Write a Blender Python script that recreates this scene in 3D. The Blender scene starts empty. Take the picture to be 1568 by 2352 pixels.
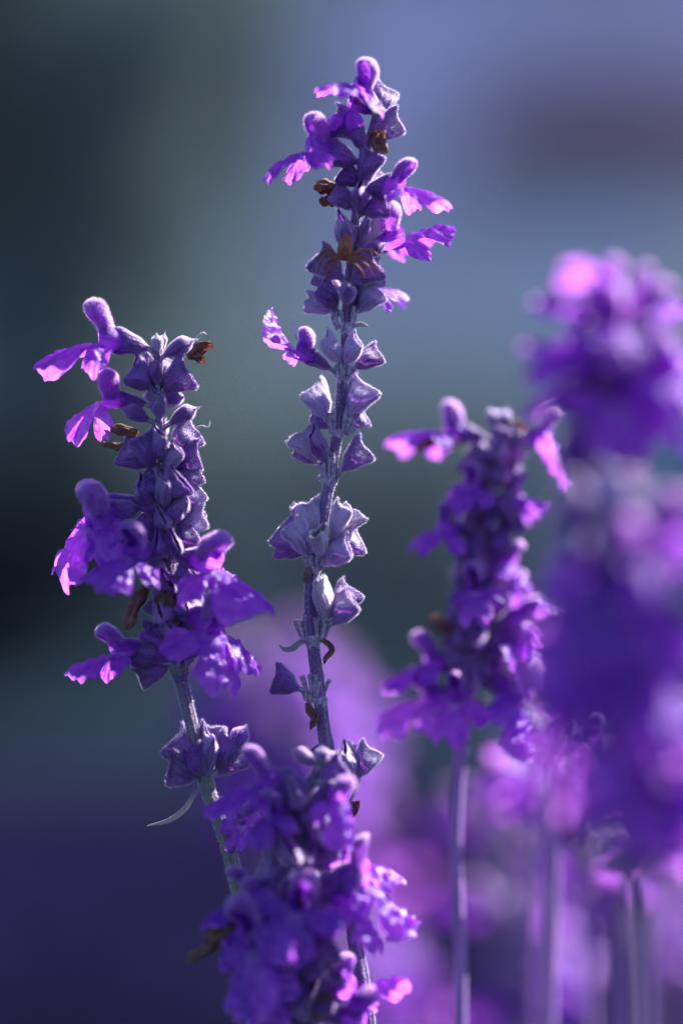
import bpy, math, random
import numpy as np
from mathutils import Vector, Matrix, noise as mnoise

random.seed(11)
rng = np.random.default_rng(7)
scene = bpy.context.scene
COL = scene.collection
R = math.radians

# ---------------------------------------------------------------- camera, sky, sun, exposure
DIST = 0.52                      # camera to the plane of focus, metres
U = 0.184 / 2352                 # metres at the plane of focus per 1/2352 of the frame height
CAM = Vector((0.0, -DIST, 0.0))
GROUND = -0.42
cam_data = bpy.data.cameras.new("camera")
cam = bpy.data.objects.new("camera", cam_data)
COL.objects.link(cam)
cam.location = CAM
cam.rotation_euler = (R(90), 0, 0)
cam_data.sensor_fit = 'VERTICAL'
cam_data.sensor_height = 36.0
cam_data.sensor_width = 24.0
cam_data.lens = 36.0 * DIST / 0.184
cam_data.clip_start = 0.02
cam_data.clip_end = 3000
cam_data.dof.use_dof = True
cam_data.dof.focus_distance = DIST
cam_data.dof.aperture_fstop = cam_data.lens / 35.0
cam_data.dof.aperture_blades = 0
scene.camera = cam

SUN_DIR = Vector((0.60, 0.47, 0.65)).normalized()
world = bpy.data.worlds.new("World")
scene.world = world
world.use_nodes = True
wn = world.node_tree
wn.nodes.clear()
wo = wn.nodes.new('ShaderNodeOutputWorld')
wb = wn.nodes.new('ShaderNodeBackground')
sk = wn.nodes.new('ShaderNodeTexSky')
sk.sky_type = 'NISHITA'
sk.sun_disc = False
sk.sun_elevation = math.asin(SUN_DIR.z)
sk.sun_rotation = math.atan2(SUN_DIR.x, SUN_DIR.y)
sk.air_density = 1.0
sk.dust_density = 0.3
sk.ozone_density = 4.0
wb.inputs['Strength'].default_value = 0.066
wn.links.new(sk.outputs[0], wb.inputs['Color'])
wn.links.new(wb.outputs[0], wo.inputs['Surface'])

sun_data = bpy.data.lights.new("sun", 'SUN')
sun_data.energy = 5.0
sun_data.angle = R(0.5)
sun_data.color = (1.0, 0.96, 0.93)
sun = bpy.data.objects.new("sun", sun_data)
COL.objects.link(sun)
sun.location = (3, 3, 3)
sun.rotation_euler = SUN_DIR.to_track_quat('Z', 'Y').to_euler()

scene.view_settings.view_transform = 'Standard'
scene.view_settings.look = 'None'
scene.view_settings.gamma = 1.0
scene.view_settings.exposure = 1.72
scene.render.engine = 'CYCLES'
scene.cycles.use_denoising = True
scene.cycles.max_bounces = 10
scene.cycles.diffuse_bounces = 6
scene.cycles.transmission_bounces = 6
scene.cycles.sample_clamp_indirect = 6.0

# ---------------------------------------------------------------- materials
def new_mat(name):
    m = bpy.data.materials.new(name)
    m.use_nodes = True
    nt = m.node_tree
    nt.nodes.clear()
    return m, nt

def N(nt, t, **kw):
    n = nt.nodes.new(t)
    for k, v in kw.items():
        setattr(n, k, v)
    return n

def mixcol(nt, fac, a, b, blend='MIX'):
    n = N(nt, 'ShaderNodeMix', data_type='RGBA', blend_type=blend)
    for s, v in ((n.inputs[0], fac), (n.inputs[6], a), (n.inputs[7], b)):
        if hasattr(v, 'is_linked'):
            nt.links.new(v, s)
        elif isinstance(v, (tuple, list)):
            s.default_value = (*v, 1.0)
        else:
            s.default_value = v
    return n.outputs[2]

def math_n(nt, op, a, b=0.0, c=None, clamp=False):
    n = N(nt, 'ShaderNodeMath', operation=op, use_clamp=clamp)
    for i, v in enumerate((a, b) if c is None else (a, b, c)):
        if hasattr(v, 'is_linked'):
            nt.links.new(v, n.inputs[i])
        else:
            n.inputs[i].default_value = v
    return n.outputs[0]

def noise_n(nt, vec, scale, detail=4.0, rough=0.6):
    n = N(nt, 'ShaderNodeTexNoise')
    n.inputs['Scale'].default_value = scale
    n.inputs['Detail'].default_value = detail
    n.inputs['Roughness'].default_value = rough
    if vec is not None:
        nt.links.new(vec, n.inputs['Vector'])
    return n.outputs['Fac']

def mapping(nt, vec, scale):
    n = N(nt, 'ShaderNodeMapping')
    n.inputs['Scale'].default_value = scale
    nt.links.new(vec, n.inputs['Vector'])
    return n.outputs[0]

def ramp(nt, fac, lo, hi):
    n = N(nt, 'ShaderNodeMapRange')
    n.inputs[1].default_value = lo
    n.inputs[2].default_value = hi
    nt.links.new(fac, n.inputs[0])
    return n.outputs[0]

def sheet_shader(nt, dif, tra, tfac, gloss=0.04, rough=0.45, bump=None, bstr=0.3, bdist=0.0002):
    out = N(nt, 'ShaderNodeOutputMaterial')
    d = N(nt, 'ShaderNodeBsdfDiffuse')
    t = N(nt, 'ShaderNodeBsdfTranslucent')
    g = N(nt, 'ShaderNodeBsdfGlossy')
    g.inputs['Roughness'].default_value = rough
    g.inputs['Color'].default_value = (1, 1, 1, 1)
    for s, v in ((d.inputs['Color'], dif), (t.inputs['Color'], tra)):
        if hasattr(v, 'is_linked'):
            nt.links.new(v, s)
        else:
            s.default_value = (*v, 1)
    m1 = N(nt, 'ShaderNodeMixShader')
    if hasattr(tfac, 'is_linked'):
        nt.links.new(tfac, m1.inputs[0])
    else:
        m1.inputs[0].default_value = tfac
    nt.links.new(d.outputs[0], m1.inputs[1])
    nt.links.new(t.outputs[0], m1.inputs[2])
    m2 = N(nt, 'ShaderNodeMixShader')
    m2.inputs[0].default_value = gloss
    nt.links.new(m1.outputs[0], m2.inputs[1])
    nt.links.new(g.outputs[0], m2.inputs[2])
    if bump is not None:
        b = N(nt, 'ShaderNodeBump')
        b.inputs['Strength'].default_value = bstr
        b.inputs['Distance'].default_value = bdist
        nt.links.new(bump, b.inputs['Height'])
        for s in (d, t, g):
            nt.links.new(b.outputs[0], s.inputs['Normal'])
    nt.links.new(m2.outputs[0], out.inputs['Surface'])

def petal_material():
    m, nt = new_mat("violet petal")
    tc = N(nt, 'ShaderNodeTexCoord')
    oi = N(nt, 'ShaderNodeObjectInfo')
    uv = tc.outputs['UV']
    sep = N(nt, 'ShaderNodeSeparateXYZ')
    nt.links.new(uv, sep.inputs[0])
    oc = N(nt, 'ShaderNodeSeparateColor')
    nt.links.new(oi.outputs['Color'], oc.inputs[0])
    streak = noise_n(nt, mapping(nt, uv, (26, 1.6, 1)), 1.0, 5)
    blot = noise_n(nt, tc.outputs['Object'], 450, 3)
    f = ramp(nt, math_n(nt, 'ADD', streak, math_n(nt, 'MULTIPLY', blot, 0.7)), 0.6, 1.15)
    dif = mixcol(nt, f, (0.135, 0.003, 0.43), (0.35, 0.025, 0.74))
    tra = mixcol(nt, f, (0.47, 0.028, 0.90), (0.93, 0.34, 0.98))
    # pale nectar guides near the throat of the lip (stored where v is low)
    guide = math_n(nt, 'MULTIPLY', ramp(nt, sep.outputs[1], 0.34, 0.12), oc.outputs[0], clamp=True)
    gm = math_n(nt, 'MULTIPLY', guide, ramp(nt, streak, 0.35, 0.6), clamp=True)
    dif = mixcol(nt, gm, dif, (0.55, 0.40, 0.80))
    tra = mixcol(nt, gm, tra, (0.90, 0.62, 0.92))
    # object colour: G = bluish shift, B = withered
    dif = mixcol(nt, oc.outputs[1], dif, (0.055, 0.003, 0.34))
    tra = mixcol(nt, oc.outputs[1], tra, (0.16, 0.03, 0.60))
    dif = mixcol(nt, oc.outputs[2], dif, (0.12, 0.035, 0.02))
    tra = mixcol(nt, oc.outputs[2], tra, (0.50, 0.17, 0.06))
    sheet_shader(nt, dif, tra, 0.60, 0.035, 0.38, math_n(nt, 'ADD', streak, math_n(nt, 'MULTIPLY', blot, 0.6)), 0.9, 0.0005)
    return m

def calyx_material():
    m, nt = new_mat("purple felted calyx")
    tc = N(nt, 'ShaderNodeTexCoord')
    oi = N(nt, 'ShaderNodeObjectInfo')
    uv = tc.outputs['UV']
    sep = N(nt, 'ShaderNodeSeparateXYZ')
    nt.links.new(uv, sep.inputs[0])
    oc = N(nt, 'ShaderNodeSeparateColor')
    nt.links.new(oi.outputs['Color'], oc.inputs[0])
    w = N(nt, 'ShaderNodeTexNoise')
    w.noise_dimensions = '4D'
    w.inputs['Scale'].default_value = 1.0
    w.inputs['Detail'].default_value = 4.0
    nt.links.new(mapping(nt, uv, (17, 1.3, 1)), w.inputs['Vector'])
    nt.links.new(math_n(nt, 'MULTIPLY', oi.outputs['Random'], 40.0), w.inputs['W'])
    streak = w.outputs['Fac']
    fine = noise_n(nt, tc.outputs['Object'], 4200, 3)
    f = ramp(nt, math_n(nt, 'ADD', streak, math_n(nt, 'MULTIPLY', fine, 0.5)), 0.62, 0.90)
    dif = mixcol(nt, f, (0.058, 0.002, 0.165), (0.32, 0.060, 0.64))
    tra = mixcol(nt, f, (0.30, 0.035, 0.50), (0.66, 0.24, 0.80))
    basepale = ramp(nt, sep.outputs[1], 0.45, 0.0)
    dif = mixcol(nt, math_n(nt, 'MULTIPLY', basepale, 0.55), dif, (0.34, 0.27, 0.46))
    # R = pale lilac felt, G = dry papery, B = withered brown
    dif = mixcol(nt, oc.outputs[0], dif, mixcol(nt, f, (0.42, 0.26, 0.66), (0.88, 0.76, 0.97)))
    dry = mixcol(nt, f, (0.36, 0.25, 0.33), (0.76, 0.63, 0.72))
    dif = mixcol(nt, oc.outputs[1], dif, dry)
    tra = mixcol(nt, oc.outputs[1], tra, (0.50, 0.36, 0.46))
    dif = mixcol(nt, oc.outputs[2], dif, (0.13, 0.045, 0.025))
    tra = mixcol(nt, oc.outputs[2], tra, (0.45, 0.16, 0.06))
    hgt = math_n(nt, 'ADD', streak, math_n(nt, 'MULTIPLY', fine, 0.35))
    sheet_shader(nt, dif, tra, 0.22, 0.03, 0.55, hgt, 1.0, 0.0004)
    return m

def hair_material(name, d0, d1, t0, t1):
    """fine hairs: dull in reflection, bright with the light behind them; object colour R picks pale felt"""
    m, nt = new_mat(name)
    oi = N(nt, 'ShaderNodeObjectInfo')
    oc = N(nt, 'ShaderNodeSeparateColor')
    nt.links.new(oi.outputs['Color'], oc.inputs[0])
    sheet_shader(nt, mixcol(nt, oc.outputs[0], d0, d1), mixcol(nt, oc.outputs[0], t0, t1), 0.66, 0.035, 0.3)
    return m

def stem_material(name, purple, green, greenfac_lo, greenfac_hi):
    m, nt = new_mat(name)
    tc = N(nt, 'ShaderNodeTexCoord')
    uv = tc.outputs['UV']
    sep = N(nt, 'ShaderNodeSeparateXYZ')
    nt.links.new(uv, sep.inputs[0])
    streak = noise_n(nt, mapping(nt, uv, (14, 10, 1)), 1.0, 4)
    fine = noise_n(nt, tc.outputs['Object'], 3500, 4, 0.7)
    spot = noise_n(nt, tc.outputs['Object'], 700, 3)
    f = ramp(nt, math_n(nt, 'ADD', streak, math_n(nt, 'MULTIPLY', fine, 0.8)), 0.7, 1.15)
    pc = mixcol(nt, f, purple, tuple(min(1, c * 2.3 + 0.05) for c in purple))
    gc = mixcol(nt, f, green, tuple(min(1, c * 1.8 + 0.04) for c in green))
    gf = ramp(nt, math_n(nt, 'ADD', sep.outputs[1], math_n(nt, 'MULTIPLY', math_n(nt, 'SUBTRACT', streak, 0.5), 0.3)), greenfac_lo, greenfac_hi)
    c = mixcol(nt, gf, pc, gc)
    c = mixcol(nt, ramp(nt, spot, 0.66, 0.74), c, (0.10, 0.03, 0.02))
    out = N(nt, 'ShaderNodeOutputMaterial')
    p = N(nt, 'ShaderNodeBsdfPrincipled')
    p.inputs['Roughness'].default_value = 0.6
    p.inputs['Specular IOR Level'].default_value = 0.25
    p.inputs['Sheen Weight'].default_value = 0.4
    p.inputs['Sheen Roughness'].default_value = 0.5
    p.inputs['Sheen Tint'].default_value = (0.8, 0.7, 1, 1)
    nt.links.new(c, p.inputs['Base Color'])
    b = N(nt, 'ShaderNodeBump')
    b.inputs['Strength'].default_value = 0.7
    b.inputs['Distance'].default_value = 0.00015
    nt.links.new(math_n(nt, 'ADD', streak, fine), b.inputs['Height'])
    nt.links.new(b.outputs[0], p.inputs['Normal'])
    nt.links.new(p.outputs[0], out.inputs['Surface'])
    return m

def plain_material(name, c1, c2, scale, rough=0.8, tfac=0.0, tra=None, spec=0.2, gloss=0.04, bump=0.4, bdist=0.0003, coord='Object'):
    m, nt = new_mat(name)
    tc = N(nt, 'ShaderNodeTexCoord')
    n1 = noise_n(nt, tc.outputs[coord], scale, 6, 0.65)
    f = ramp(nt, n1, 0.35, 0.65)
    c = mixcol(nt, f, c1, c2)
    if tfac:
        sheet_shader(nt, c, tra or c2, tfac, gloss, rough, n1, bump, bdist)
        return m
    out = N(nt, 'ShaderNodeOutputMaterial')
    p = N(nt, 'ShaderNodeBsdfPrincipled')
    p.inputs['Roughness'].default_value = rough
    p.inputs['Specular IOR Level'].default_value = spec
    nt.links.new(c, p.inputs['Base Color'])
    b = N(nt, 'ShaderNodeBump')
    b.inputs['Strength'].default_value = bump
    b.inputs['Distance'].default_value = bdist
    nt.links.new(n1, b.inputs['Height'])
    nt.links.new(b.outputs[0], p.inputs['Normal'])
    nt.links.new(p.outputs[0], out.inputs['Surface'])
    return m

M_PETAL = petal_material()
M_CALYX = calyx_material()
M_HAIR = hair_material("felt hair", (0.15, 0.018, 0.32), (0.85, 0.72, 0.97), (0.90, 0.76, 0.98), (0.97, 0.93, 0.99))
M_PHAIR = hair_material("violet petal hair", (0.16, 0.02, 0.45), (0.36, 0.14, 0.66), (0.92, 0.62, 0.98), (0.92, 0.70, 0.97))
M_STEM = stem_material("mauve stem", (0.075, 0.035, 0.13), (0.11, 0.10, 0.13), 3.0, 4.0)
M_STEMG = stem_material("green and mauve stem", (0.075, 0.04, 0.12), (0.11, 0.115, 0.10), 0.34, 0.50)
M_STEMP = stem_material("pale mauve stem", (0.20, 0.085, 0.28), (0.11, 0.10, 0.13), 3.0, 4.0)
M_PED = plain_material("grey lilac pedicel", (0.13, 0.07, 0.20), (0.56, 0.46, 0.66), 1500, 0.7, 0.15, (0.5, 0.3, 0.55))
M_DRY = plain_material("dry brown bract", (0.07, 0.025, 0.02), (0.26, 0.14, 0.12), 900, 0.7, 0.3, (0.26, 0.09, 0.05), bump=0.8)
M_BRACT = plain_material("grey felted bract", (0.22, 0.20, 0.27), (0.40, 0.38, 0.42), 900, 0.7, 0.3, (0.4, 0.4, 0.36))
M_LEAF = plain_material("sage leaf green", (0.035, 0.065, 0.03), (0.07, 0.11, 0.05), 200, 0.6, 0.3, (0.12, 0.22, 0.05))
M_SPIDER = plain_material("tan spider skin", (0.15, 0.04, 0.018), (0.38, 0.13, 0.06), 1400, 0.5, 0.2, (0.55, 0.18, 0.05))

# ---------------------------------------------------------------- mesh helpers
class MB:
    def __init__(self):
        self.v, self.f, self.uv, self.n = [], [], [], 0

    def grid(self, pts, uvs=None, close_u=False):
        """pts: (nv, nu, 3) rows along v; returns nothing, adds quads"""
        nv, nu = pts.shape[:2]
        base = self.n
        self.v.append(pts.reshape(-1, 3))
        if uvs is None:
            uu, vv = np.meshgrid(np.linspace(0, 1, nu), np.linspace(0, 1, nv))
            uvs = np.stack([uu, vv], -1)
        self.uv.append(uvs.reshape(-1, 2))
        self.n += nv * nu
        j = np.arange(nv - 1)[:, None]
        ncol = nu if close_u else nu - 1
        i = np.arange(ncol)[None, :]
        i2 = (i + 1) % nu
        q = np.stack([base + j * nu + i, base + j * nu + i2, base + (j + 1) * nu + i2, base + (j + 1) * nu + i], -1)
        self.f.append(q.reshape(-1, 4))

    def tube(self, path, radii, sides=8, cap=True, frame_up=None, section=None, vrange=(0, 1)):
        path = np.asarray(path, float)
        n = len(path)
        radii = np.broadcast_to(np.asarray(radii, float), (n,))
        t = np.gradient(path, axis=0)
        t /= np.linalg.norm(t, axis=1)[:, None] + 1e-12
        up = np.array(frame_up if frame_up is not None else (0.13, 0.97, 0.21), float)
        pts = np.zeros((n, sides, 3))
        a = np.linspace(0, 2 * np.pi, sides, endpoint=False)
        for k in range(n):
            x = np.cross(up, t[k])
            x /= np.linalg.norm(x) + 1e-12
            y = np.cross(t[k], x)
            s = np.ones(sides) if section is None else section(a, k / (n - 1))
            pts[k] = path[k] + radii[k] * (np.cos(a)[:, None] * x + np.sin(a)[:, None] * y) * s[:, None]
        if cap:
            s0 = np.repeat(path[:1], sides, 0)[None] - t[0] * radii[0] * 0.3
            s1 = np.repeat(path[-1:], sides, 0)[None] + t[-1] * radii[-1] * 0.5
            pts = np.concatenate([s0, pts, s1], 0)
        uu, vv = np.meshgrid(np.linspace(0, 1, sides), np.linspace(vrange[0], vrange[1], len(pts)))
        self.grid(pts, np.stack([uu, vv], -1), True)

    def data(self, name, mat, smooth=True, tris=None):
        me = bpy.data.meshes.new(name)
        v = np.concatenate(self.v).astype(np.float32)
        f = np.concatenate(self.f).astype(np.int32)
        uv = np.concatenate(self.uv).astype(np.float32)
        nc = f.shape[1]
        me.vertices.add(len(v))
        me.vertices.foreach_set('co', v.ravel())
        me.loops.add(f.size)
        me.loops.foreach_set('vertex_index', f.ravel())
        me.polygons.add(len(f))
        me.polygons.foreach_set('loop_start', np.arange(0, f.size, nc, dtype=np.int32))
        me.polygons.foreach_set('use_smooth', np.full(len(f), smooth))
        me.update(calc_edges=True)
        ul = me.uv_layers.new(name='UVMap')
        ul.data.foreach_set('uv', uv[f.ravel()].ravel())
        me.materials.append(mat)
        return me

def tri_soup(name, V, mat, uv=None):
    """V (n,3,3) loose triangles"""
    n = len(V)
    me = bpy.data.meshes.new(name)
    me.vertices.add(n * 3)
    me.vertices.foreach_set('co', V.astype(np.float32).ravel())
    me.loops.add(n * 3)
    me.loops.foreach_set('vertex_index', np.arange(n * 3, dtype=np.int32))
    me.polygons.add(n)
    me.polygons.foreach_set('loop_start', np.arange(0, n * 3, 3, dtype=np.int32))
    me.update(calc_edges=True)
    me.materials.append(mat)
    return me

def hairs_on(name, me, count, length, width, mat, lean=(0, 0, 1), lean_amt=0.5, vmax=None, vmin=None, flip=1, jit=0.35):
    nv = len(me.vertices)
    co = np.empty(nv * 3, np.float32); me.vertices.foreach_get('co', co); co = co.reshape(-1, 3).astype(float)
    me.calc_loop_triangles()
    nt_ = len(me.loop_triangles)
    tv = np.empty(nt_ * 3, np.int32); me.loop_triangles.foreach_get('vertices', tv); tv = tv.reshape(-1, 3)
    no = np.empty(nv * 3, np.float32); me.vertices.foreach_get('normal', no); no = no.reshape(-1, 3).astype(float)
    if vmax is not None or vmin is not None:
        uvl = np.empty(len(me.loops) * 2, np.float32); me.uv_layers[0].data.foreach_get('uv', uvl)
        li = np.empty(len(me.loops), np.int32); me.loops.foreach_get('vertex_index', li)
        vv = np.zeros(nv); vv[li] = uvl[1::2]
        tvv = vv[tv].mean(1)
        keep = np.ones(len(tv), bool)
        if vmax is not None: keep &= tvv <= vmax
        if vmin is not None: keep &= tvv >= vmin
        tv = tv[keep]
    a, b, c = co[tv[:, 0]], co[tv[:, 1]], co[tv[:, 2]]
    area = np.linalg.norm(np.cross(b - a, c - a), axis=1)
    idx = rng.choice(len(tv), count, p=area / area.sum())
    r1, r2 = np.sqrt(rng.random(count)), rng.random(count)
    w0, w1, w2 = (1 - r1)[:, None], (r1 * (1 - r2))[:, None], (r1 * r2)[:, None]
    p = w0 * a[idx] + w1 * b[idx] + w2 * c[idx]
    nn = w0 * no[tv[idx, 0]] + w1 * no[tv[idx, 1]] + w2 * no[tv[idx, 2]]
    nn *= flip / (np.linalg.norm(nn, axis=1)[:, None] + 1e-9)
    d = nn + np.array(lean) * lean_amt + rng.normal(0, jit, (count, 3))
    d /= np.linalg.norm(d, axis=1)[:, None]
    L = (length * rng.uniform(0.45, 1.2, count))[:, None]
    s = np.cross(d, rng.normal(0, 1, (count, 3)))
    s /= np.linalg.norm(s, axis=1)[:, None] + 1e-9
    V = np.stack([p - s * width / 2 - nn * width * 0.3, p + s * width / 2 - nn * width * 0.3, p + d * L], 1)
    return tri_soup(name, V, mat)

def sm(x, a, b):
    t = np.clip((x - a) / (b - a), 0, 1)
    return t * t * (3 - 2 * t)

mm = 0.001
# ---------------------------------------------------------------- flower kit (local Z outwards, local Y up)
def calyx_mesh(seed, a=2.6, b=2.15, pinch=0.45, close=0.0, crumple=0.0, point=1.0, flare=1.0, nu=72, nv=18):
    r_ = np.random.default_rng(seed)
    L = 7.5
    u = np.linspace(0, 2 * np.pi, nu, endpoint=False)
    v = np.linspace(0, 1, nv)
    top = np.pi / 2
    ph = r_.uniform(0, 6, 6)
    def ring(vv, extra_r=0.0, dz=0.0):
        prof = 0.19 + 0.46 * sm(vv, 0.03, 0.34) + 0.35 * (sm(vv, 0.2, 0.95) ** 0.9) * flare - 0.06 * sm(vv, 0.85, 1.0)
        if close:
            prof = prof * (1 - close * sm(vv, 0.55, 1.0) ** 1.5)
        pb = a * prof * (1 + 0.22 * pinch * sm(vv, 0.5, 1))
        pa = b * prof * (1 - pinch * 0.92 * sm(vv, 0.40, 1.0) ** 1.2)
        tri = 1 + 0.07 * np.cos(3 * (u - top)) * sm(vv, 0.2, 0.8)
        rib = 1 + 0.060 * np.cos(12 * u + ph[0]) * sm(vv, 0.08, 0.4)
        wav = 1 + crumple * (0.5 * np.sin(4 * u + ph[1] + 3 * vv) + 0.5 * np.sin(7 * u + ph[2] - 4 * vv)) * sm(vv, 0.3, 1)
        rr = tri * rib * wav
        x = (pa * rr + extra_r) * np.cos(u)
        y = (pb * rr + extra_r) * np.sin(u)
        dtop = np.abs((u - top + np.pi) % (2 * np.pi) - np.pi)
        d1 = np.abs((u - (top + 2.15) + np.pi) % (2 * np.pi) - np.pi)
        d2 = np.abs((u - (top - 2.15) + np.pi) % (2 * np.pi) - np.pi)
        edge = 0.88 + 0.14 * point * np.clip(1 - dtop / 1.05, 0, 1) ** 1.1 + 0.03 * np.clip(1 - d1 / 0.7, 0, 1) + 0.03 * np.clip(1 - d2 / 0.7, 0, 1)
        edge = edge + 0.008 * np.sin(9 * u + ph[3]) + crumple * 0.25 * np.sin(5 * u + ph[4])
        z = L * vv * (1 + (edge - 1) * sm(vv, 0.25, 1.0)) + dz
        # upper side arches outwards a little, the point hooks in
        y = y + 0.35 * sm(vv, 0.0, 0.6) - 0.25 * sm(vv, 0.7, 1.0) * np.clip(np.sin(u), 0, 1)
        y = y + crumple * 0.8 * np.sin(2 * u + ph[5]) * vv
        return np.stack([x, y, z], -1)
    rows = [ring(0.0, -0.28 * 0.2)] + [ring(t) for t in v]
    uvr = [0.0] + list(v)
    # rolled, slightly thick rim, then a short way back inside
    if close < 0.7:
        rows += [ring(1.0, 0.10, 0.09), ring(1.0, 0.02, 0.17), ring(1.0, -0.12, 0.06), ring(0.96, -0.20, 0.0), ring(0.85, -0.16, 0.0)]
        uvr += [1.02, 1.03, 1.04, 1.05, 1.06]
    else:
        rows += [ring(1.0, 0.0, 0.05) * np.array([0.5, 0.5, 1.0]) + np.array([0, 0, 0.12])]
        rows += [ring(1.0, 0.0, 0.08) * np.array([0.01, 0.01, 0]) + np.array([0, 0.1, L + 0.1])]
        uvr += [1.0, 1.0]
    P = np.stack(rows) * mm
    uu, vv = np.meshgrid(np.linspace(0, 1, nu), np.array(uvr))
    mb = MB()
    mb.grid(P, np.stack([uu, vv], -1), True)
    return mb.data("calyx", M_CALYX)

CALYX = {}
HAIR_N, HAIR_L, HAIR_W = 12000, 0.46 * mm, 0.05 * mm
def reg_calyx(key, **kw):
    me = calyx_mesh(len(CALYX) * 17 + 3, **kw)
    CALYX[key] = (me, hairs_on("felt", me, HAIR_N, HAIR_L, HAIR_W, M_HAIR, (0, 0, 1), 0.45, vmax=1.03, flip=-1))
reg_calyx('open', a=2.7, b=2.4, pinch=0.86)
reg_calyx('open2', a=2.5, b=2.4, crumple=0.03, point=1.2, pinch=0.9)
reg_calyx('fan', a=2.9, b=2.0, pinch=0.92, crumple=0.03, point=0.8)
reg_calyx('fan2', a=3.0, b=2.1, pinch=0.8, crumple=0.05, point=1.1)
reg_calyx('wide', a=2.8, b=2.5, crumple=0.04, point=1.3, flare=1.05, pinch=0.88)
reg_calyx('dry', a=2.8, b=2.0, pinch=0.8, crumple=0.10, point=0.4)
reg_calyx('dry2', a=2.6, b=2.1, pinch=0.5, crumple=0.15, point=1.0)
reg_calyx('bud', a=2.35, b=2.2, close=0.985, point=0.0, flare=0.75, pinch=0.0)

def tube_mesh():
    mb = MB()
    nv, nu = 12, 28
    v = np.linspace(0, 1, nv); u = np.linspace(0, 2 * np.pi, nu, endpoint=False)
    P = np.zeros((nv, nu, 3))
    for k, t in enumerate(v):
        r = 1.25 + 1.15 * sm(t, 0.1, 0.9)
        P[k, :, 0] = r * 0.85 * np.cos(u)
        P[k, :, 1] = r * 1.0 * np.sin(u) + 0.5 * t
        P[k, :, 2] = -3.0 + 6.4 * t + 0.25 * t * np.sin(3 * u)
    mb.grid(P * mm, None, True)
    return mb.data("flower", M_PETAL)

def hood_mesh(seed, rise=55, bend=35, L=8.6, rad=2.45, arc=118):
    r_ = np.random.default_rng(seed)
    nv, nu = 22, 26
    mb = MB()
    P = np.zeros((nv, nu, 3))
    pos = np.array([0.0, 0.7, 2.1])
    ang = R(rise)
    u = np.linspace(-R(arc), R(arc), nu)
    ph = r_.uniform(0, 6, 3)
    for k in range(nv):
        t = k / (nv - 1)
        d = np.array([0, math.sin(ang), math.cos(ang)])
        n = np.array([0, math.cos(ang), -math.sin(ang)])       # back of the hood
        rr = rad * (0.72 + 0.36 * math.sin(math.pi * min(1, t * 1.15) * 0.62)) * math.sqrt(max(0.0, 1 - max(0, (t - 0.62) / 0.38) ** 2.4) + 1e-4)
        w = 1 + 0.10 * np.sin(3 * u + ph[0] + 5 * t) + 0.05 * np.sin(5 * u + ph[1] - 9 * t) + 0.03 * np.sin(9 * u + 13 * t + ph[2]) - 0.10 * np.exp(-(u / 0.25) ** 2) * t
        side = np.sin(u)[:, None] * np.array([0.82, 0, 0])
        P[k] = pos + rr * w[:, None] * (side + np.cos(u)[:, None] * n * 0.95)
        pos = pos + d * L / (nv - 1)
        ang -= R(bend) / (nv - 1)
    mb.grid(P * mm)
    return mb.data("upper_lip", M_PETAL)

def lip_mesh(seed, pitch=-22, droop=0.055, cup=0.035, ruffle=0.55, R0=9.6, notch=0.16, side=5.6, width=1.0):
    r_ = np.random.default_rng(seed)
    nr, na = 24, 84
    th = np.linspace(-R(118), R(118), na)
    ph = r_.uniform(0, 6, 6)
    deg = np.degrees(th)
    cen = R0 * (1 - 0.7 * notch * np.exp(-(deg / 9) ** 2)) * (1 - 0.46 * (np.abs(deg) / 55) ** 1.7)
    cw = 1 - sm(np.abs(deg), 46, 60)
    sd = side * (1 - ((np.abs(deg) - 92) / 46) ** 2 * 0.5)
    Ro = np.maximum(cen * cw, 0) + sd * (1 - cw)
    Ro = np.where((np.abs(deg) > 46) & (np.abs(deg) < 70), Ro * (1 - 0.30 * np.exp(-((np.abs(deg) - 58) / 6) ** 2)), Ro)
    Ro = Ro * (1 + 0.018 * np.sin(11 * th + ph[0]) + 0.012 * np.sin(23 * th + ph[1]))
    s = np.linspace(0.03, 1, nr)
    S, T = np.meshgrid(s, th, indexing='ij')
    rr = S * Ro[None, :]
    f = rr * np.cos(T) + 0.8
    w = rr * np.sin(T) * width
    y = -droop * np.clip(f, 0, None) ** 2 - cup * w ** 2
    y += 0.55 * np.exp(-((w / 1.1) ** 2)) * np.exp(-((f - 2.5) / 2.5) ** 2)      # raised palate
    y += ruffle * S ** 3 * (np.sin(7 * T + ph[2]) * 0.5 + np.sin(13 * T + ph[3]) * 0.45 + np.sin(29 * T + ph[5]) * 0.08)
    y += 0.35 * S ** 2 * np.sin(2 * T + ph[4])
    y += 0.07 * np.cos(34 * T) * S + 0.22 * S * np.sin(5.5 * w + 0.8 * f + ph[0]) * 0.5 + 0.12 * np.sin(2.3 * f + 1.7 * w + ph[1]) * S
    # side lobes lift, sheet is finely crumpled
    y += 1.5 * sm(np.abs(np.degrees(T)), 52, 90) * S ** 1.5
    for q in range(7):
        an = r_.uniform(0, 6.28); wl = r_.uniform(1.1, 3.2)
        y += 0.055 * wl * np.sin((np.cos(an) * f + np.sin(an) * w) * 6.28 / wl + r_.uniform(0, 6)) * (0.3 + 0.7 * S)
    y += 0.14 * sm(S, 0.80, 1.0) * np.sin(8 * T + ph[1])
    p = R(pitch)
    Y = y * math.cos(p) + f * math.sin(p)
    Z = f * math.cos(p) - y * math.sin(p)
    P = np.stack([w, Y - 1.0, Z + 2.6], -1)
    uv = np.stack([(T / R(118) + 1) / 2, S], -1)
    mb = MB()
    mb.grid(P * mm, uv)
    return mb.data("lower_lip", M_PETAL)

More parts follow.
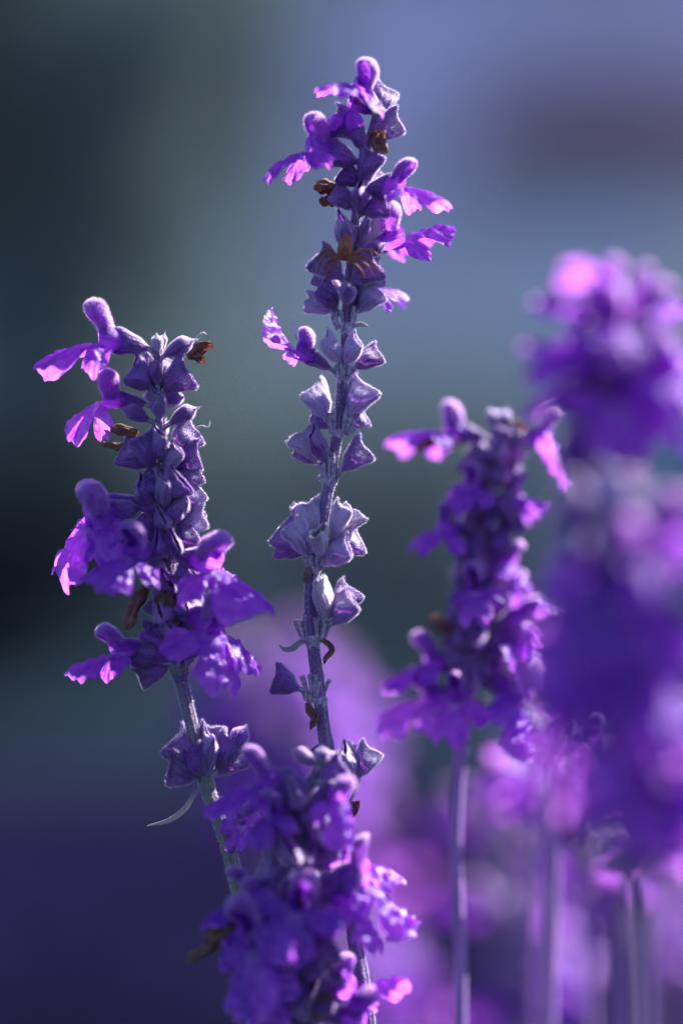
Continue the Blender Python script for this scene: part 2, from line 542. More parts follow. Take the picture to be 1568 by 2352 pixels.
def style_mesh():
    mb = MB()
    t = np.linspace(0, 1, 12)
    a = R(50) - t * R(10)
    path = np.stack([0.4 * np.sin(t * 3), 0.6 + 8.5 * t * np.sin(a) + 1.5 * t ** 3, 2 + 8.5 * t * np.cos(a) + 1.2 * np.sin(t * 4) * t], -1) * mm
    mb.tube(path, np.linspace(0.16, 0.06, 12) * mm, 6)
    return mb.data("style", M_PETAL)

TUBE = tube_mesh()
HOODS = [hood_mesh(1, 62, 40, 6.6, 2.15, 112), hood_mesh(2, 74, 55, 5.8, 2.3, 104), hood_mesh(3, 48, 18, 6.4, 2.0, 100), hood_mesh(4, 84, 40, 5.6, 2.25, 118),
         hood_mesh(5, 58, -15, 6.2, 1.9, 92), hood_mesh(6, 95, 70, 6.0, 2.2, 108)]
LIPS = [lip_mesh(11, -4, 0.032, 0.115, 0.6, 12.0, 0.16, 7.0), lip_mesh(12, -20, 0.035, 0.13, 0.7, 10.8, 0.18, 6.8), lip_mesh(13, 4, 0.035, 0.14, 0.6, 11.6, 0.2, 6.6),
        lip_mesh(14, -55, 0.02, 0.035, 0.8, 10.4, 0.22, 7.6, 1.15), lip_mesh(15, 14, 0.025, 0.14, 0.6, 11.0, 0.12, 6.4), lip_mesh(16, 26, -0.014, 0.13, 0.3, 12.6, 0.06, 5.6),
        lip_mesh(17, -32, 0.045, 0.08, 0.9, 9.8, 0.24, 7.6, 1.1), lip_mesh(18, -12, 0.05, 0.07, 0.9, 9.2, 0.26, 7.8, 1.15), lip_mesh(19, -45, 0.01, 0.11, 0.7, 11.0, 0.16, 6.0)]
HOODH = [hairs_on("hair", h, 11000, 0.75 * mm, 0.055 * mm, M_PHAIR, (0, 0, 1), 0.25, flip=1) for h in HOODS]
STYLE = style_mesh()

# make sure hood hairs grow outwards: test the sign once
def outward(me):
    c = np.empty(len(me.vertices) * 3, np.float32); me.vertices.foreach_get('co', c); c = c.reshape(-1, 3)
    n = np.empty(len(me.vertices) * 3, np.float32); me.vertices.foreach_get('normal', n); n = n.reshape(-1, 3)
    return float(((c - c.mean(0)) * n).sum())
for i, h in enumerate(HOODS):
    if outward(h) < 0:
        HOODH[i] = hairs_on("hair", h, 11000, 0.75 * mm, 0.055 * mm, M_PHAIR, (0, 0, 1), 0.25, flip=-1)
for k, (me, h) in list(CALYX.items()):
    if outward(me) > 0:
        CALYX[k] = (me, hairs_on("felt", me, HAIR_N, HAIR_L, HAIR_W, M_HAIR, (0, 0, 1), 0.45, vmax=1.03, flip=1))

def withered_mesh(seed):
    r_ = np.random.default_rng(seed)
    nv, nu = 16, 20
    mb = MB()
    v = np.linspace(0, 1, nv); u = np.linspace(0, 2 * np.pi, nu, endpoint=False)
    ph = r_.uniform(0, 6, 8)
    P = np.zeros((nv, nu, 3))
    for k, t in enumerate(v):
        r = (0.55 + 0.9 * math.sin(math.pi * (0.15 + 0.7 * t))) * (1 + 0.35 * np.sin(3 * u + ph[0] + 4 * t) + 0.25 * np.sin(5 * u + ph[1] - 7 * t) + 0.12 * np.sin(9 * u + 11 * t))
        P[k, :, 0] = r * np.cos(u) + 0.5 * math.sin(3 * t + ph[2])
        P[k, :, 1] = r * 0.8 * np.sin(u) + 0.6 * math.sin(4 * t + ph[3])
        P[k, :, 2] = 7.5 * t + 0.5 * np.sin(4 * u + ph[4]) * t
    mb.grid(P * mm, None, True)
    me = mb.data("withered_flower", M_DRY)
    return me
WITH = [withered_mesh(s) for s in (1, 2, 3)]

def ribbon_mesh(name, path, widths, mat, curl=0.5, n=7, nrm=(0, -1, 0.2)):
    path = np.asarray(path, float)
    t = np.gradient(path, axis=0); t /= np.linalg.norm(t, axis=1)[:, None] + 1e-12
    P = np.zeros((len(path), n, 3))
    for k in range(len(path)):
        s = np.cross(t[k], nrm); s /= np.linalg.norm(s) + 1e-9
        m_ = np.cross(s, t[k])
        a = np.linspace(-1, 1, n)
        P[k] = path[k] + widths[k] * (a[:, None] * s + (curl * (a ** 2))[:, None] * m_)
    mb = MB()
    mb.grid(P)
    # a second skin gives the bract its thickness
    mid = np.cross(t, nrm)
    off = np.cross(mid / (np.linalg.norm(mid, axis=1)[:, None] + 1e-9), t)
    mb.grid(P - off[:, None, :] * 0.00012)
    return mb.data(name, mat)

# ---------------------------------------------------------------- stalk class
def catmull(pts, step=10.0):
    pts = [np.array(p, float) for p in pts]
    out = []
    P = [2 * pts[0] - pts[1]] + pts + [2 * pts[-1] - pts[-2]]
    for i in range(1, len(P) - 2):
        p0, p1, p2, p3 = P[i - 1:i + 3]
        n = max(2, int(np.linalg.norm(p2 - p1) / step))
        for k in range(n):
            t = k / n
            out.append(0.5 * ((2 * p1) + (-p0 + p2) * t + (2 * p0 - 5 * p1 + 4 * p2 - p3) * t * t + (-p0 + 3 * p1 - 3 * p2 + p3) * t ** 3))
    out.append(P[-2])
    return np.array(out)

class Stalk:
    def __init__(self, label, Y0, pts, w_top, w_bot, mat, ridge=True, hairs=0, group='purple sage flower stalks'):
        """pts: stem centre line, (frame x, frame y, depth) with the frame 1568 x 2352"""
        self.Y0 = Y0
        self.k0 = (DIST + Y0) / DIST
        self.line = catmull([p if len(p) == 3 else (*p, 0.0) for p in pts])
        W = np.array([self.P(*p) for p in self.line])
        last = W[-1]
        # on to the ground below the frame
        d = W[-1] - W[-6]; d /= np.linalg.norm(d)
        extra = []
        z = last[2]; q = last.copy()
        while q[2] > GROUND + 0.01:
            d = d * 0.93 + np.array([0, 0, -1]) * 0.07
            d /= np.linalg.norm(d)
            q = q + d * 0.006
            extra.append(q.copy())
        foot = q.copy(); foot[2] = GROUND
        self.root = bpy.data.objects.new('sage_stalk', None)
        self.root.empty_display_size = 0.01
        COL.objects.link(self.root)
        self.root.location = foot
        self.root['label'] = label
        self.root['category'] = 'flower stalk'
        self.root['group'] = group
        self.off = Matrix.Translation(-Vector(foot))
        path = np.concatenate([W, np.array(extra), foot[None]]) if extra else W
        n = len(path)
        nW = len(W)
        rad = np.concatenate([np.linspace(w_top, w_bot, nW), np.full(n - nW, w_bot)]) * U * self.k0 / 2
        def sec(a, t):
            return 1 + (0.10 * np.cos(4 * a + 0.5) - 0.05 * np.cos(8 * a + 1.0) + 0.02 * np.cos(17 * a) if ridge else 0.02 * np.cos(4 * a))
        mb = MB()
        sl = 24 if ridge else 10
        mb.tube(path - foot, rad, sl, True, (0.1, 0.99, 0.05), sec)
        me = mb.data('stem', mat)
        self.stem = self.add('stem', me)
        if hairs:
            # only the part in view carries modelled hair
            h = hairs_on('hair', me, hairs, 0.48 * mm, 0.055 * mm, M_HAIR, (0, 0, 0.3), 0.3, vmax=nW / n * 1.02, flip=1)
            o = bpy.data.objects.new('hair', h); COL.objects.link(o)
            o.parent = self.stem; o['kind'] = 'stuff'; o.color = (0.35, 0, 0, 1)

    def P(self, x, y, d=0.0):
        dep = self.Y0 + d * U * self.k0
        k = (DIST + dep) / DIST
        return np.array([(x - 784) * U * k, dep, (1176 - y) * U * k])

    def at(self, y):
        i = int(np.argmin(np.abs(self.line[:, 1] - y)))
        return self.line[i]

    def add(self, name, me, mw=None, parent=None, color=None):
        o = bpy.data.objects.new(name, me)
        COL.objects.link(o)
        o.parent = parent or self.root
        if mw is not None:
            o.matrix_local = self.off @ mw if parent is None else mw
        if color:
            o.color = (*color, 1)
        return o

    def frame(self, b, t, up=(0, 0, 1), roll=0.0):
        b, t = Vector(b), Vector(t)
        z = (t - b).normalized()
        y = Vector(up) - z * z.dot(Vector(up))
        if y.length < 0.15:
            y = Vector((0.2, 1, 0)) - z * z.dot(Vector((0.2, 1, 0)))
        y.normalize()
        x = y.cross(z)
        M = Matrix((x, y, z)).transposed().to_4x4()
        return Matrix.Translation(b) @ M @ Matrix.Rotation(R(roll), 4, 'Z')

    def pedicel(self, b, dirv, y):
        """short stalk joining the stem to a calyx base b (world)"""
        s = self.at(y)
        a = self.P(*s)
        m_ = a * 0.45 + b * 0.55 - np.array(dirv) * 0.0008
        t = np.linspace(0, 1, 7)[:, None]
        path = (1 - t) ** 2 * a + 2 * t * (1 - t) * m_ + t ** 2 * (b + np.array(dirv) * 0.0006)
        mb = MB()
        mb.tube(path - np.array(self.root.location), np.array([.5, .45, .42, .42, .42, .45, .45]) * mm * self.ps, 8)
        self.add('pedicel', mb.data('pedicel', M_PED))
    ps = 1.0

    def calyx(self, b, t, w, kind='open', d0=0, d1=0, tone=(0, 0, 0), roll=None, up=None, ped=True):
        B, T = self.P(b[0], b[1], d0), self.P(t[0], t[1], d1)
        if roll is None:
            roll = random.uniform(-40, 40)
        ax = self.P(*self.at(b[1]))
        if up is None:
            u = np.array([0, 0, 1.0]) + 0.35 * (ax - T) / (np.linalg.norm(ax - T) + 1e-9)
            up = tuple(u)
        M = self.frame(B, T, up, roll)
        L = np.linalg.norm(T - B)
        sl = L / (6.8 * mm)
        sw = w * U * self.k0 / (5.0 * mm)
        M = M @ Matrix.Diagonal((sw, sw, sl, 1))
        me, h = CALYX[kind]
        if ped:
            dv = (T - B) / L
            self.pedicel(B, dv, min(b[1] + 18, self.line[-1][1]))
        jit = random.uniform(-0.06, 0.06)
        o = self.add('calyx', me, M, color=(max(0, min(1, tone[0] + jit)), tone[1], tone[2]))
        ho = self.add('felt', h, Matrix.Identity(4), parent=o, color=(min(1, tone[0] * 0.8 + tone[1] * 0.5), 0, 0))
        ho['kind'] = 'stuff'
        return o

    def flower(self, b, t, size=1.0, hood=0, lip=0, d0=0, d1=0, up=(0, 0, 1), roll=0, blue=0.0, wither=0.0, style=False, calyx=True, cw=44, ctone=(0, 0, 0), ckind='open'):
        """b: calyx base, t: point the throat faces towards; size 1 = life size"""
        B, T = self.P(b[0], b[1], d0), self.P(t[0], t[1], d1)
        dv = (T - B) / np.linalg.norm(T - B)
        if calyx:
            L = 6.3 * mm * size
            e = B + dv * L
            M = self.frame(B, e, up, roll)
            self.pedicel(B, dv, min(b[1] + 15, self.line[-1][1]))
            me, h = CALYX[ckind]
            sw = cw * U / (5.0 * mm) * size * self.k0 / self.k0
            o = self.add('calyx', me, M @ Matrix.Diagonal((sw, sw, L / (6.8 * mm), 1)), color=ctone)
            ho = self.add('felt', h, Matrix.Identity(4), parent=o, color=(0.1, 0, 0)); ho['kind'] = 'stuff'
            F = e
        else:
            F = B + dv * 3 * mm * size
        M = self.frame(F, F + dv * 0.01, up, roll + random.uniform(-14, 14)) @ Matrix.Scale(size, 4) @ Matrix.Diagonal((random.uniform(0.86, 1.16), random.uniform(0.88, 1.12), random.uniform(0.9, 1.1), 1))
        if hood in (0, 1) and random.random() < 0.35:
            hood = random.choice((4, 5))
        if lip in (1, 3) and random.random() < 0.6:
            lip = random.choice((6, 7, 8, lip))
        c = (0.0, blue, wither)
        f = self.add('flower', TUBE, M, color=c)
        self.add('upper_lip', HOODS[hood], Matrix.Identity(4), parent=f, color=c)
        ho = self.add('hair', HOODH[hood], Matrix.Identity(4), parent=f, color=(0, 0, 0)); ho['kind'] = 'stuff'
        self.add('lower_lip', LIPS[lip], Matrix.Identity(4), parent=f, color=(0.9, blue, wither))
        if style:
            self.add('style', STYLE, Matrix.Identity(4), parent=f, color=c)
        return f

    def withered(self, b, t, w=26, i=0, d0=0, d1=0):
        B, T = self.P(b[0], b[1], d0), self.P(t[0], t[1], d1)
        M = self.frame(B, T, (0, 0, 1), random.uniform(-40, 40))
        sw = 0.8 * w * U * self.k0 / (2.4 * mm)
        return self.add('withered_flower', WITH[i], M @ Matrix.Diagonal((sw, sw, np.linalg.norm(T - B) / (7.5 * mm), 1)))

    def stub(self, b, t, w=13, d0=0, d1=0):
        """grey pedicel left standing after its calyx dropped"""
        B, T = self.P(b[0], b[1], d0), self.P(t[0], t[1], d1)
        n = 9
        tt = np.linspace(0, 1, n)[:, None]
        side = np.array([random.uniform(-1, 1), random.uniform(-1, 1), 0]) * 0.00025
        path = B + (T - B) * tt + side * np.sin(tt * 3.1)
        path = np.concatenate([path, path[-1:] - (T - B) * 0.015, path[-1:] - (T - B) * 0.09])
        r = np.array([0.6, 0.6, 0.62, 0.66, 0.7, 0.76, 0.84, 0.92, 0.9, 0.5, 0.3]) * w * 0.86 * U * self.k0 / 2
        mb = MB()
        mb.tube(path - np.array(self.root.location), r, 10, False, (0.3, 0.9, 0.1), lambda a, t: 1 + 0.07 * np.cos(5 * a))
        me = mb.data('spent_pedicel', M_PED)
        o = self.add('spent_pedicel', me)
        if self.Y0 == 0:
            h = hairs_on('felt', me, 220, 0.30 * mm, 0.045 * mm, M_HAIR, (0, 0, 1), 0.3)
            ho = self.add('felt', h, Matrix.Identity(4), parent=o); ho['kind'] = 'stuff'

    def bract(self, pts, w, mat=None, curl=0.6):
        line = catmull([p if len(p) == 3 else (*p, 0.0) for p in pts], 5)
        W = np.array([self.P(*p) for p in line]) - np.array(self.root.location)
        n = len(W)
        t = np.linspace(0, 1, n)
        wd = w * U * self.k0 / 2 * np.clip(np.sin(np.pi * (0.12 + 0.86 * t)), 0.03, 1) ** 0.8
        me = ribbon_mesh('bract', W, wd, mat or M_DRY, curl)
        o = self.add('bract', me)
        if self.Y0 == 0:
            h = hairs_on('felt', me, 700, 0.28 * mm, 0.04 * mm, M_HAIR, (0, 0, 1), 0.2, jit=0.8)
            ho = self.add('felt', h, Matrix.Identity(4), parent=o); ho['kind'] = 'stuff'

    def collar(self, y, w, h=16, mat=None):
        """thickened ring at a node"""
        p = self.at(y); q = self.at(y - h); r = self.at(y + h)
        path = [self.P(*r), self.P(*((r + p) / 2)), self.P(*p), self.P(*((q + p) / 2)), self.P(*q)]
        mb = MB()
        rad = np.array([0.60, 0.70, 0.86, 0.84, 0.66]) * w * U * self.k0 / 2
        mb.tube(np.array(path) - np.array(self.root.location), rad, 20, False, (0.1, 0.99, 0.05), lambda a, t: 1 + 0.07 * np.cos(6 * a + 1) + 0.03 * np.cos(13 * a))
        me = mb.data('node', mat or M_PED)
        o = self.add('node', me)
        if self.Y0 == 0:
            hh = hairs_on('felt', me, 500, 0.3 * mm, 0.045 * mm, M_HAIR, (0, 0, 1), 0.2)
            ho = self.add('felt', hh, Matrix.Identity(4), parent=o); ho['kind'] = 'stuff'

    def whorls(self, y0, y1, step, n, L, w, kinds=('open', 'open2', 'fan2'), tone=(0, 0, 0), lift=0.75, rnd=0.25, sector=None, tvar=0.2, skip=0.0):
        y = y0
        tw = random.uniform(0, 6)
        while y < y1:
            for i in range(n):
                ph = tw + i * 2 * math.pi / n + random.uniform(-0.25, 0.25)
                if sector and not sector(ph % (2 * math.pi)):
                    continue
                if random.random() < skip:
                    continue
                yy = y + random.uniform(-20, 20)
                s = self.at(yy)
                cx, cd = math.cos(ph), math.sin(ph)
                lf = lift * random.uniform(0.45, 1.6)
                nn = math.hypot(1, lf)
                l = L * random.uniform(0.72, 1.2)
                r0 = 14
                b = (s[0] + cx * r0, yy); d0 = s[2] + cd * r0
                t = (b[0] + cx * l / nn, b[1] - l * lf / nn); d1 = d0 + cd * l / nn
                tn = tuple(max(0, min(1, c + random.uniform(-tvar, tvar) * (1 if k == 0 else 0))) for k, c in enumerate(tone))
                self.calyx(b, t, w * random.uniform(0.85, 1.15), random.choice(kinds), d0, d1, tn, ped=True)
            y += step * random.uniform(0.85, 1.15)
            tw += math.pi / n + random.uniform(-0.2, 0.2)

    def leaves(self, zs=(-0.18, -0.26, -0.34)):
        """opposite lance leaves on the stem below the frame"""
        loc = np.array(self.root.location)
        for z in zs:
            for s in (-1, 1):
                a = random.uniform(0, 6)
                t = np.linspace(0, 1, 12)
                Lf = random.uniform(0.035, 0.055)
                base = np.array([0, 0, z - GROUND])
                path = base + np.stack([s * math.cos(a) * Lf * t, s * math.sin(a) * Lf * t, Lf * (0.5 * t - 0.8 * t ** 2)], -1)
                # start on the stem itself
                wd = 0.008 * np.clip(np.sin(np.pi * (0.05 + 0.93 * t)), 0.05, 1)
                self.add('leaf', ribbon_mesh('leaf', path, wd, M_LEAF, 0.25, 7, (0, 0, 1)))
# ================================================================ setting
def structure(name, me, kind='structure', parent=None):
    o = bpy.data.objects.new(name, me)
    COL.objects.link(o)
    if parent is None:
        o['kind'] = kind
    else:
        o.parent = parent
    return o

def thing(name, label, cat, loc=(0, 0, 0), group=None):
    o = bpy.data.objects.new(name, None)
    COL.objects.link(o)
    o.location = loc
    o['label'] = label
    o['category'] = cat
    if group:
        o['group'] = group
    return o

def child(name, me, parent, kind=None):
    o = bpy.data.objects.new(name, me)
    COL.objects.link(o)
    o.parent = parent
    if kind:
        o['kind'] = kind
    return o

def box(mb, lo, hi):
    x0, y0, z0 = lo; x1, y1, z1 = hi
    v = np.array([[x0, y0, z0], [x1, y0, z0], [x1, y1, z0], [x0, y1, z0], [x0, y0, z1], [x1, y0, z1], [x1, y1, z1], [x0, y1, z1]])
    f = np.array([[0, 3, 2, 1], [4, 5, 6, 7], [0, 1, 5, 4], [1, 2, 6, 5], [2, 3, 7, 6], [3, 0, 4, 7]]) + mb.n
    mb.v.append(v); mb.f.append(f); mb.uv.append(np.zeros((8, 2))); mb.n += 8

M_GROUND = plain_material("blue green grass with shade", (0.008, 0.014, 0.022), (0.014, 0.024, 0.034), 3.0, 0.95, spec=0.0, bump=0.6, bdist=0.02)  # the lawn's shade is put into this dark colour
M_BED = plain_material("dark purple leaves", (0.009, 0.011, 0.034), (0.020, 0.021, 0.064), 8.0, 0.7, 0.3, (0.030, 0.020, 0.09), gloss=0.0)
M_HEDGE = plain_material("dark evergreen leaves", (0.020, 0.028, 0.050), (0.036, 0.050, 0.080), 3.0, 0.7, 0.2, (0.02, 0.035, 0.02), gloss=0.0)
M_SHRUB = plain_material("grey green leaves", (0.17, 0.21, 0.24), (0.30, 0.35, 0.385), 3.0, 0.7, 0.3, (0.10, 0.14, 0.12), gloss=0.0)
M_BROWNLEAF = plain_material("dull purple brown leaves", (0.17, 0.13, 0.20), (0.30, 0.24, 0.34), 3.0, 0.7, 0.2, (0.06, 0.05, 0.06), gloss=0.0)
M_WALL = plain_material("blue grey render", (0.60, 0.56, 0.70), (0.70, 0.65, 0.80), 1.5, 0.9, bump=0.3, bdist=0.01)
M_COPING = plain_material("pale stone coping", (0.40, 0.40, 0.48), (0.52, 0.52, 0.60), 4.0, 0.9, bump=0.3, bdist=0.01)
M_SHED = plain_material("blue painted boards", (0.13, 0.27, 0.44), (0.17, 0.34, 0.54), 5.0, 0.6, bump=0.3, bdist=0.005)
M_ROOF = plain_material("slate roof", (0.07, 0.07, 0.09), (0.11, 0.11, 0.14), 6.0, 0.7, bump=0.3, bdist=0.01)
M_BARK = plain_material("dark bark", (0.03, 0.022, 0.02), (0.07, 0.055, 0.05), 12.0, 0.9, bump=0.8, bdist=0.01)

# ground: one sheet to the horizon, gently uneven close by
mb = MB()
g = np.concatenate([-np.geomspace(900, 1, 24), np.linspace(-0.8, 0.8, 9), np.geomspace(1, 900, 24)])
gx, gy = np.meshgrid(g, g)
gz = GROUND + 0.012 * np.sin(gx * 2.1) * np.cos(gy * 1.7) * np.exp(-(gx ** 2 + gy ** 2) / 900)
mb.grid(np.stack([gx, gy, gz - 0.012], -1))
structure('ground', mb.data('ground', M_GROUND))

def leaf_cloud(name, mat, centres, radii, count, size, seed, flat=1.0):
    """leaf-sized faces through a crown's volume"""
    r_ = np.random.default_rng(seed)
    centres = np.array(centres, float); radii = np.array(radii, float)
    if radii.ndim == 1:
        radii = np.stack([radii] * 3, -1)
    vol = radii.prod(1)
    k = r_.choice(len(centres), count, p=vol / vol.sum())
    d = r_.normal(0, 1, (count, 3)); d /= np.linalg.norm(d, axis=1)[:, None]
    rr = r_.random(count) ** 0.45 * (1 + 0.10 * r_.normal(0, 1, count))
    p = centres[k] + d * rr[:, None] * radii[k]
    a = r_.normal(0, 1, (count, 3)); a /= np.linalg.norm(a, axis=1)[:, None]
    b = np.cross(a, r_.normal(0, 1, (count, 3))); b /= np.linalg.norm(b, axis=1)[:, None]
    s = (size * r_.uniform(0.6, 1.4, count))[:, None]
    p[:, 2] = np.maximum(p[:, 2], GROUND + 0.01)
    V = np.stack([p - a * s - b * s * 0.35, p + b * s * 0.6, p + a * s - b * s * 0.2], 1)
    return tri_soup(name, V, mat)

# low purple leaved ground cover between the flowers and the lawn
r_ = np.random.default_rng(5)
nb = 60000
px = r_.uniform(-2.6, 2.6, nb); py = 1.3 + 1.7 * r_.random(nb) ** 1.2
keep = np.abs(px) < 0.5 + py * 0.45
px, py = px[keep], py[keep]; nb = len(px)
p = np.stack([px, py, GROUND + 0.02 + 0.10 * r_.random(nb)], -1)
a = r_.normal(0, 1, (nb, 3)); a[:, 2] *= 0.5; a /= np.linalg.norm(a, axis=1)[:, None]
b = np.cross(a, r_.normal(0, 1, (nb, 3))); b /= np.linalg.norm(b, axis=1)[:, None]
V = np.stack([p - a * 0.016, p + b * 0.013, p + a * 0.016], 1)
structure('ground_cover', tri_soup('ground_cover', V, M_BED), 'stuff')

# tall dark hedge at the left
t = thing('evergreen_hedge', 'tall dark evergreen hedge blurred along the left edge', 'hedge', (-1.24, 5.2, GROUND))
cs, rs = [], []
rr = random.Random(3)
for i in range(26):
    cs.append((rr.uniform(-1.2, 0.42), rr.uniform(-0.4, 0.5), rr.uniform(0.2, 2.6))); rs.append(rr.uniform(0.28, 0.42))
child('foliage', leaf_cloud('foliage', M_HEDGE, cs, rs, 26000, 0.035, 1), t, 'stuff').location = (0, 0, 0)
mb = MB()
for x in (-0.9, -0.3, 0.2):
    mb.tube([(x, 0, 0), (x + 0.03, 0, 0.6), (x, 0.05, 1.3)], [0.05, 0.04, 0.02], 8)
child('trunk', mb.data('trunk', M_BARK), t)

def fix_ground_clip(*a):
    pass

# low dark shrub added as hedge shadow, left of centre
def shrub(name, label, cat, loc, blobs, mat, count, size, seed, trunk_h=0.5):
    t = thing(name, label, cat, loc)
    me = leaf_cloud('foliage', mat, [b[:3] for b in blobs], [b[3] for b in blobs], count, size, seed)
    child('foliage', me, t, 'stuff')
    mb = MB()
    mb.tube([(0, 0, 0), (0.04, 0.02, trunk_h * 0.5), (0, 0, trunk_h)], [0.07, 0.055, 0.03], 8)
    for q in range(5):
        an = q * 1.26
        mb.tube([(0, 0, trunk_h * 0.6), (0.15 * math.cos(an), 0.15 * math.sin(an), trunk_h * 1.0), (0.3 * math.cos(an), 0.3 * math.sin(an), trunk_h * 1.35)], [0.03, 0.02, 0.008], 6)
    child('trunk', mb.data('trunk', M_BARK), t)
    return t

def blobs(cx, cz, w, h, n, r, seed, dy=0.3):
    q = random.Random(seed)
    return [(cx + q.uniform(-w, w), q.uniform(-dy, dy), cz + q.uniform(-h, h), r * q.uniform(0.8, 1.2)) for _ in range(n)]

shrub('hedge_shadow_shrub', 'low dark shrub added as the shadow at the hedge foot, blurred behind the left flowers', 'shrub', (-0.92, 6.2, GROUND), blobs(0, 0.30, 0.32, 0.12, 12, 0.26, 4), M_HEDGE, 12000, 0.03, 9, 0.3)  # first one stands in for the hedge's base and its shadow
shrub('grey_shrub', 'grey green shrub blurred behind the centre stalk', 'shrub', (0.05, 9.5, GROUND), blobs(0, 0.55, 0.75, 0.30, 20, 0.40, 5), M_SHRUB, 6000, 0.035, 10, 0.6)
shrub('grey_shrub', 'taller grey green shrub blurred at upper left', 'shrub', (-0.95, 10.5, GROUND), blobs(0, 1.5, 0.5, 1.0, 26, 0.42, 6), M_SHRUB, 22000, 0.035, 12, 1.2)
shrub('purple_leaved_shrub', 'dull purple brown bush blurred at upper right, the nearer to the centre', 'shrub', (1.35, 16.0, GROUND), blobs(0, 2.25, 0.42, 0.40, 18, 0.45, 7), M_BROWNLEAF, 22000, 0.05, 14, 2.0)
shrub('purple_leaved_shrub', 'dull purple brown bush blurred at the right edge, above the blue shed', 'shrub', (2.55, 16.3, GROUND), blobs(0, 2.20, 0.5, 0.40, 18, 0.50, 8), M_BROWNLEAF, 22000, 0.05, 15, 2.0)

# garden wall
t = thing('garden_wall', 'pale blue grey rendered wall blurred behind the flowers', 'wall', (0, 13.0, GROUND))
mb = MB(); box(mb, (-6, 0, 0), (7, 0.25, 1.82))
child('wall', mb.data('wall', M_WALL, False), t)
x = -6.0
me_c = MB(); box(me_c, (0.004, -0.04, 1.823), (0.996, 0.29, 1.90)); me_c = me_c.data('coping_stone', M_COPING, False)
while x < 7:
    o = child('coping_stone', me_c, t); o.location = (x, 0, 0)
    x += 1.0

# blue painted shed at the right, in front of the wall
t = thing('garden_shed', 'blue painted shed blurred at the right edge', 'shed', (2.15, 9.2, GROUND))
board = MB(); box(board, (-0.068, -0.012, 0), (0.068, 0.012, 1.02)); board = board.data('board', M_SHED, False)
for i in range(14):
    o = child('board', board, t); o.location = (-0.91 + i * 0.14, -0.8, 0)
mb = MB(); box(mb, (-0.98, -0.78, 0.0), (0.98, 0.8, 1.0))
child('frame', mb.data('frame', M_SHED, False), t)
mb = MB()
v = np.array([[-1.05, -0.9, 1.025], [1.05, -0.9, 1.025], [1.05, 0.9, 1.025], [-1.05, 0.9, 1.025], [-1.05, 0.0, 1.22], [1.05, 0.0, 1.22]])
mb.v.append(v); mb.uv.append(np.zeros((6, 2))); mb.n = 6
mb.f.append(np.array([[0, 1, 5, 4], [2, 3, 4, 5], [0, 3, 2, 1], [0, 4, 4, 3]])[:3])
child('roof', mb.data('roof', M_ROOF, False), t)

# added building beyond the wall, lavender blue in place of sky, top right
M_SKY_COVER = plain_material("lavender blue sky cover", (0.56, 0.54, 0.84), (0.64, 0.61, 0.92), 1.2, 0.9, bump=0.2, bdist=0.01)
M_PANE = plain_material("window glass", (0.10, 0.12, 0.18), (0.14, 0.16, 0.22), 1.0, 0.1, spec=0.5, bump=0.0)
M_WHITE = plain_material("white painted wood", (0.7, 0.7, 0.74), (0.78, 0.78, 0.8), 5.0, 0.5, bump=0.1, bdist=0.002)
t = thing('sky_cover', 'added lavender blue building covering the sky, blurred behind the garden wall, top right', 'sky_cover', (1.0, 20.0, GROUND))
mb = MB(); box(mb, (-1.2, 0, 0), (9.0, 7, 4.6))
child('wall', mb.data('wall', M_SKY_COVER, False), t)
mb = MB(); v = np.array([[-1.6, -0.5, 4.603], [9.4, -0.5, 4.603], [9.4, 7.5, 4.603], [-1.6, 7.5, 4.603], [-1.6, 3.5, 5.6], [9.4, 3.5, 5.6]])
mb.v.append(v); mb.uv.append(np.zeros((6, 2))); mb.n = 6
mb.f.append(np.array([[0, 1, 5, 4], [2, 3, 4, 5], [0, 3, 2, 1]]))
child('roof', mb.data('roof', M_ROOF, False), t)
wf = MB(); box(wf, (-0.55, -0.05, 0), (0.55, 0.0, 1.3)); wf = wf.data('window', M_WHITE, False)
wp = MB()
for sx in (-1, 1):
    for k in range(2):
        box(wp, (sx * 0.26 - 0.22, -0.07, 0.08 + k * 0.6), (sx * 0.26 + 0.22, -0.052, 0.62 + k * 0.6))
wp = wp.data('pane', M_PANE, False)
for wx in (3.4, 6.4):
    for wz in (0.9,):
        o = child('window', wf, t); o.location = (wx, 0, wz)
        child('pane', wp, o)

# trees beyond the wall, at the left
def tree(label, loc, h, cr, mat, seed, n=16000):
    t = thing('tree', label, 'tree', loc, 'trees beyond the garden wall')
    q = random.Random(seed)
    cs = [(q.uniform(-cr, cr), q.uniform(-cr, cr), h * q.uniform(0.38, 0.98)) for _ in range(26)]
    rs = [cr * q.uniform(0.35, 0.55) for _ in cs]
    child('crown', leaf_cloud('crown', mat, cs, rs, n, 0.11, seed), t, 'stuff')
    mb = MB()
    mb.tube([(0, 0, 0), (0.1, 0, h * 0.3), (0, 0.1, h * 0.6), (0.1, 0, h * 0.9)], [0.22, 0.17, 0.1, 0.03], 10)
    for k in range(6):
        an = k * 1.05
        z0 = h * (0.3 + 0.08 * k)
        mb.tube([(0, 0, z0), (cr * 0.35 * math.cos(an), cr * 0.35 * math.sin(an), z0 + h * 0.1), (cr * 0.7 * math.cos(an), cr * 0.7 * math.sin(an), z0 + h * 0.16)], [0.08, 0.05, 0.015], 7)
    child('trunk', mb.data('trunk', M_BARK), t)
tree('dark tree beyond the wall in the top left corner', (-4.3, 19, GROUND), 6.5, 2.0, M_HEDGE, 21)
tree('grey green tree beyond the wall, left of the tallest stalk', (-1.5, 22, GROUND), 5.2, 1.7, M_SHRUB, 22)

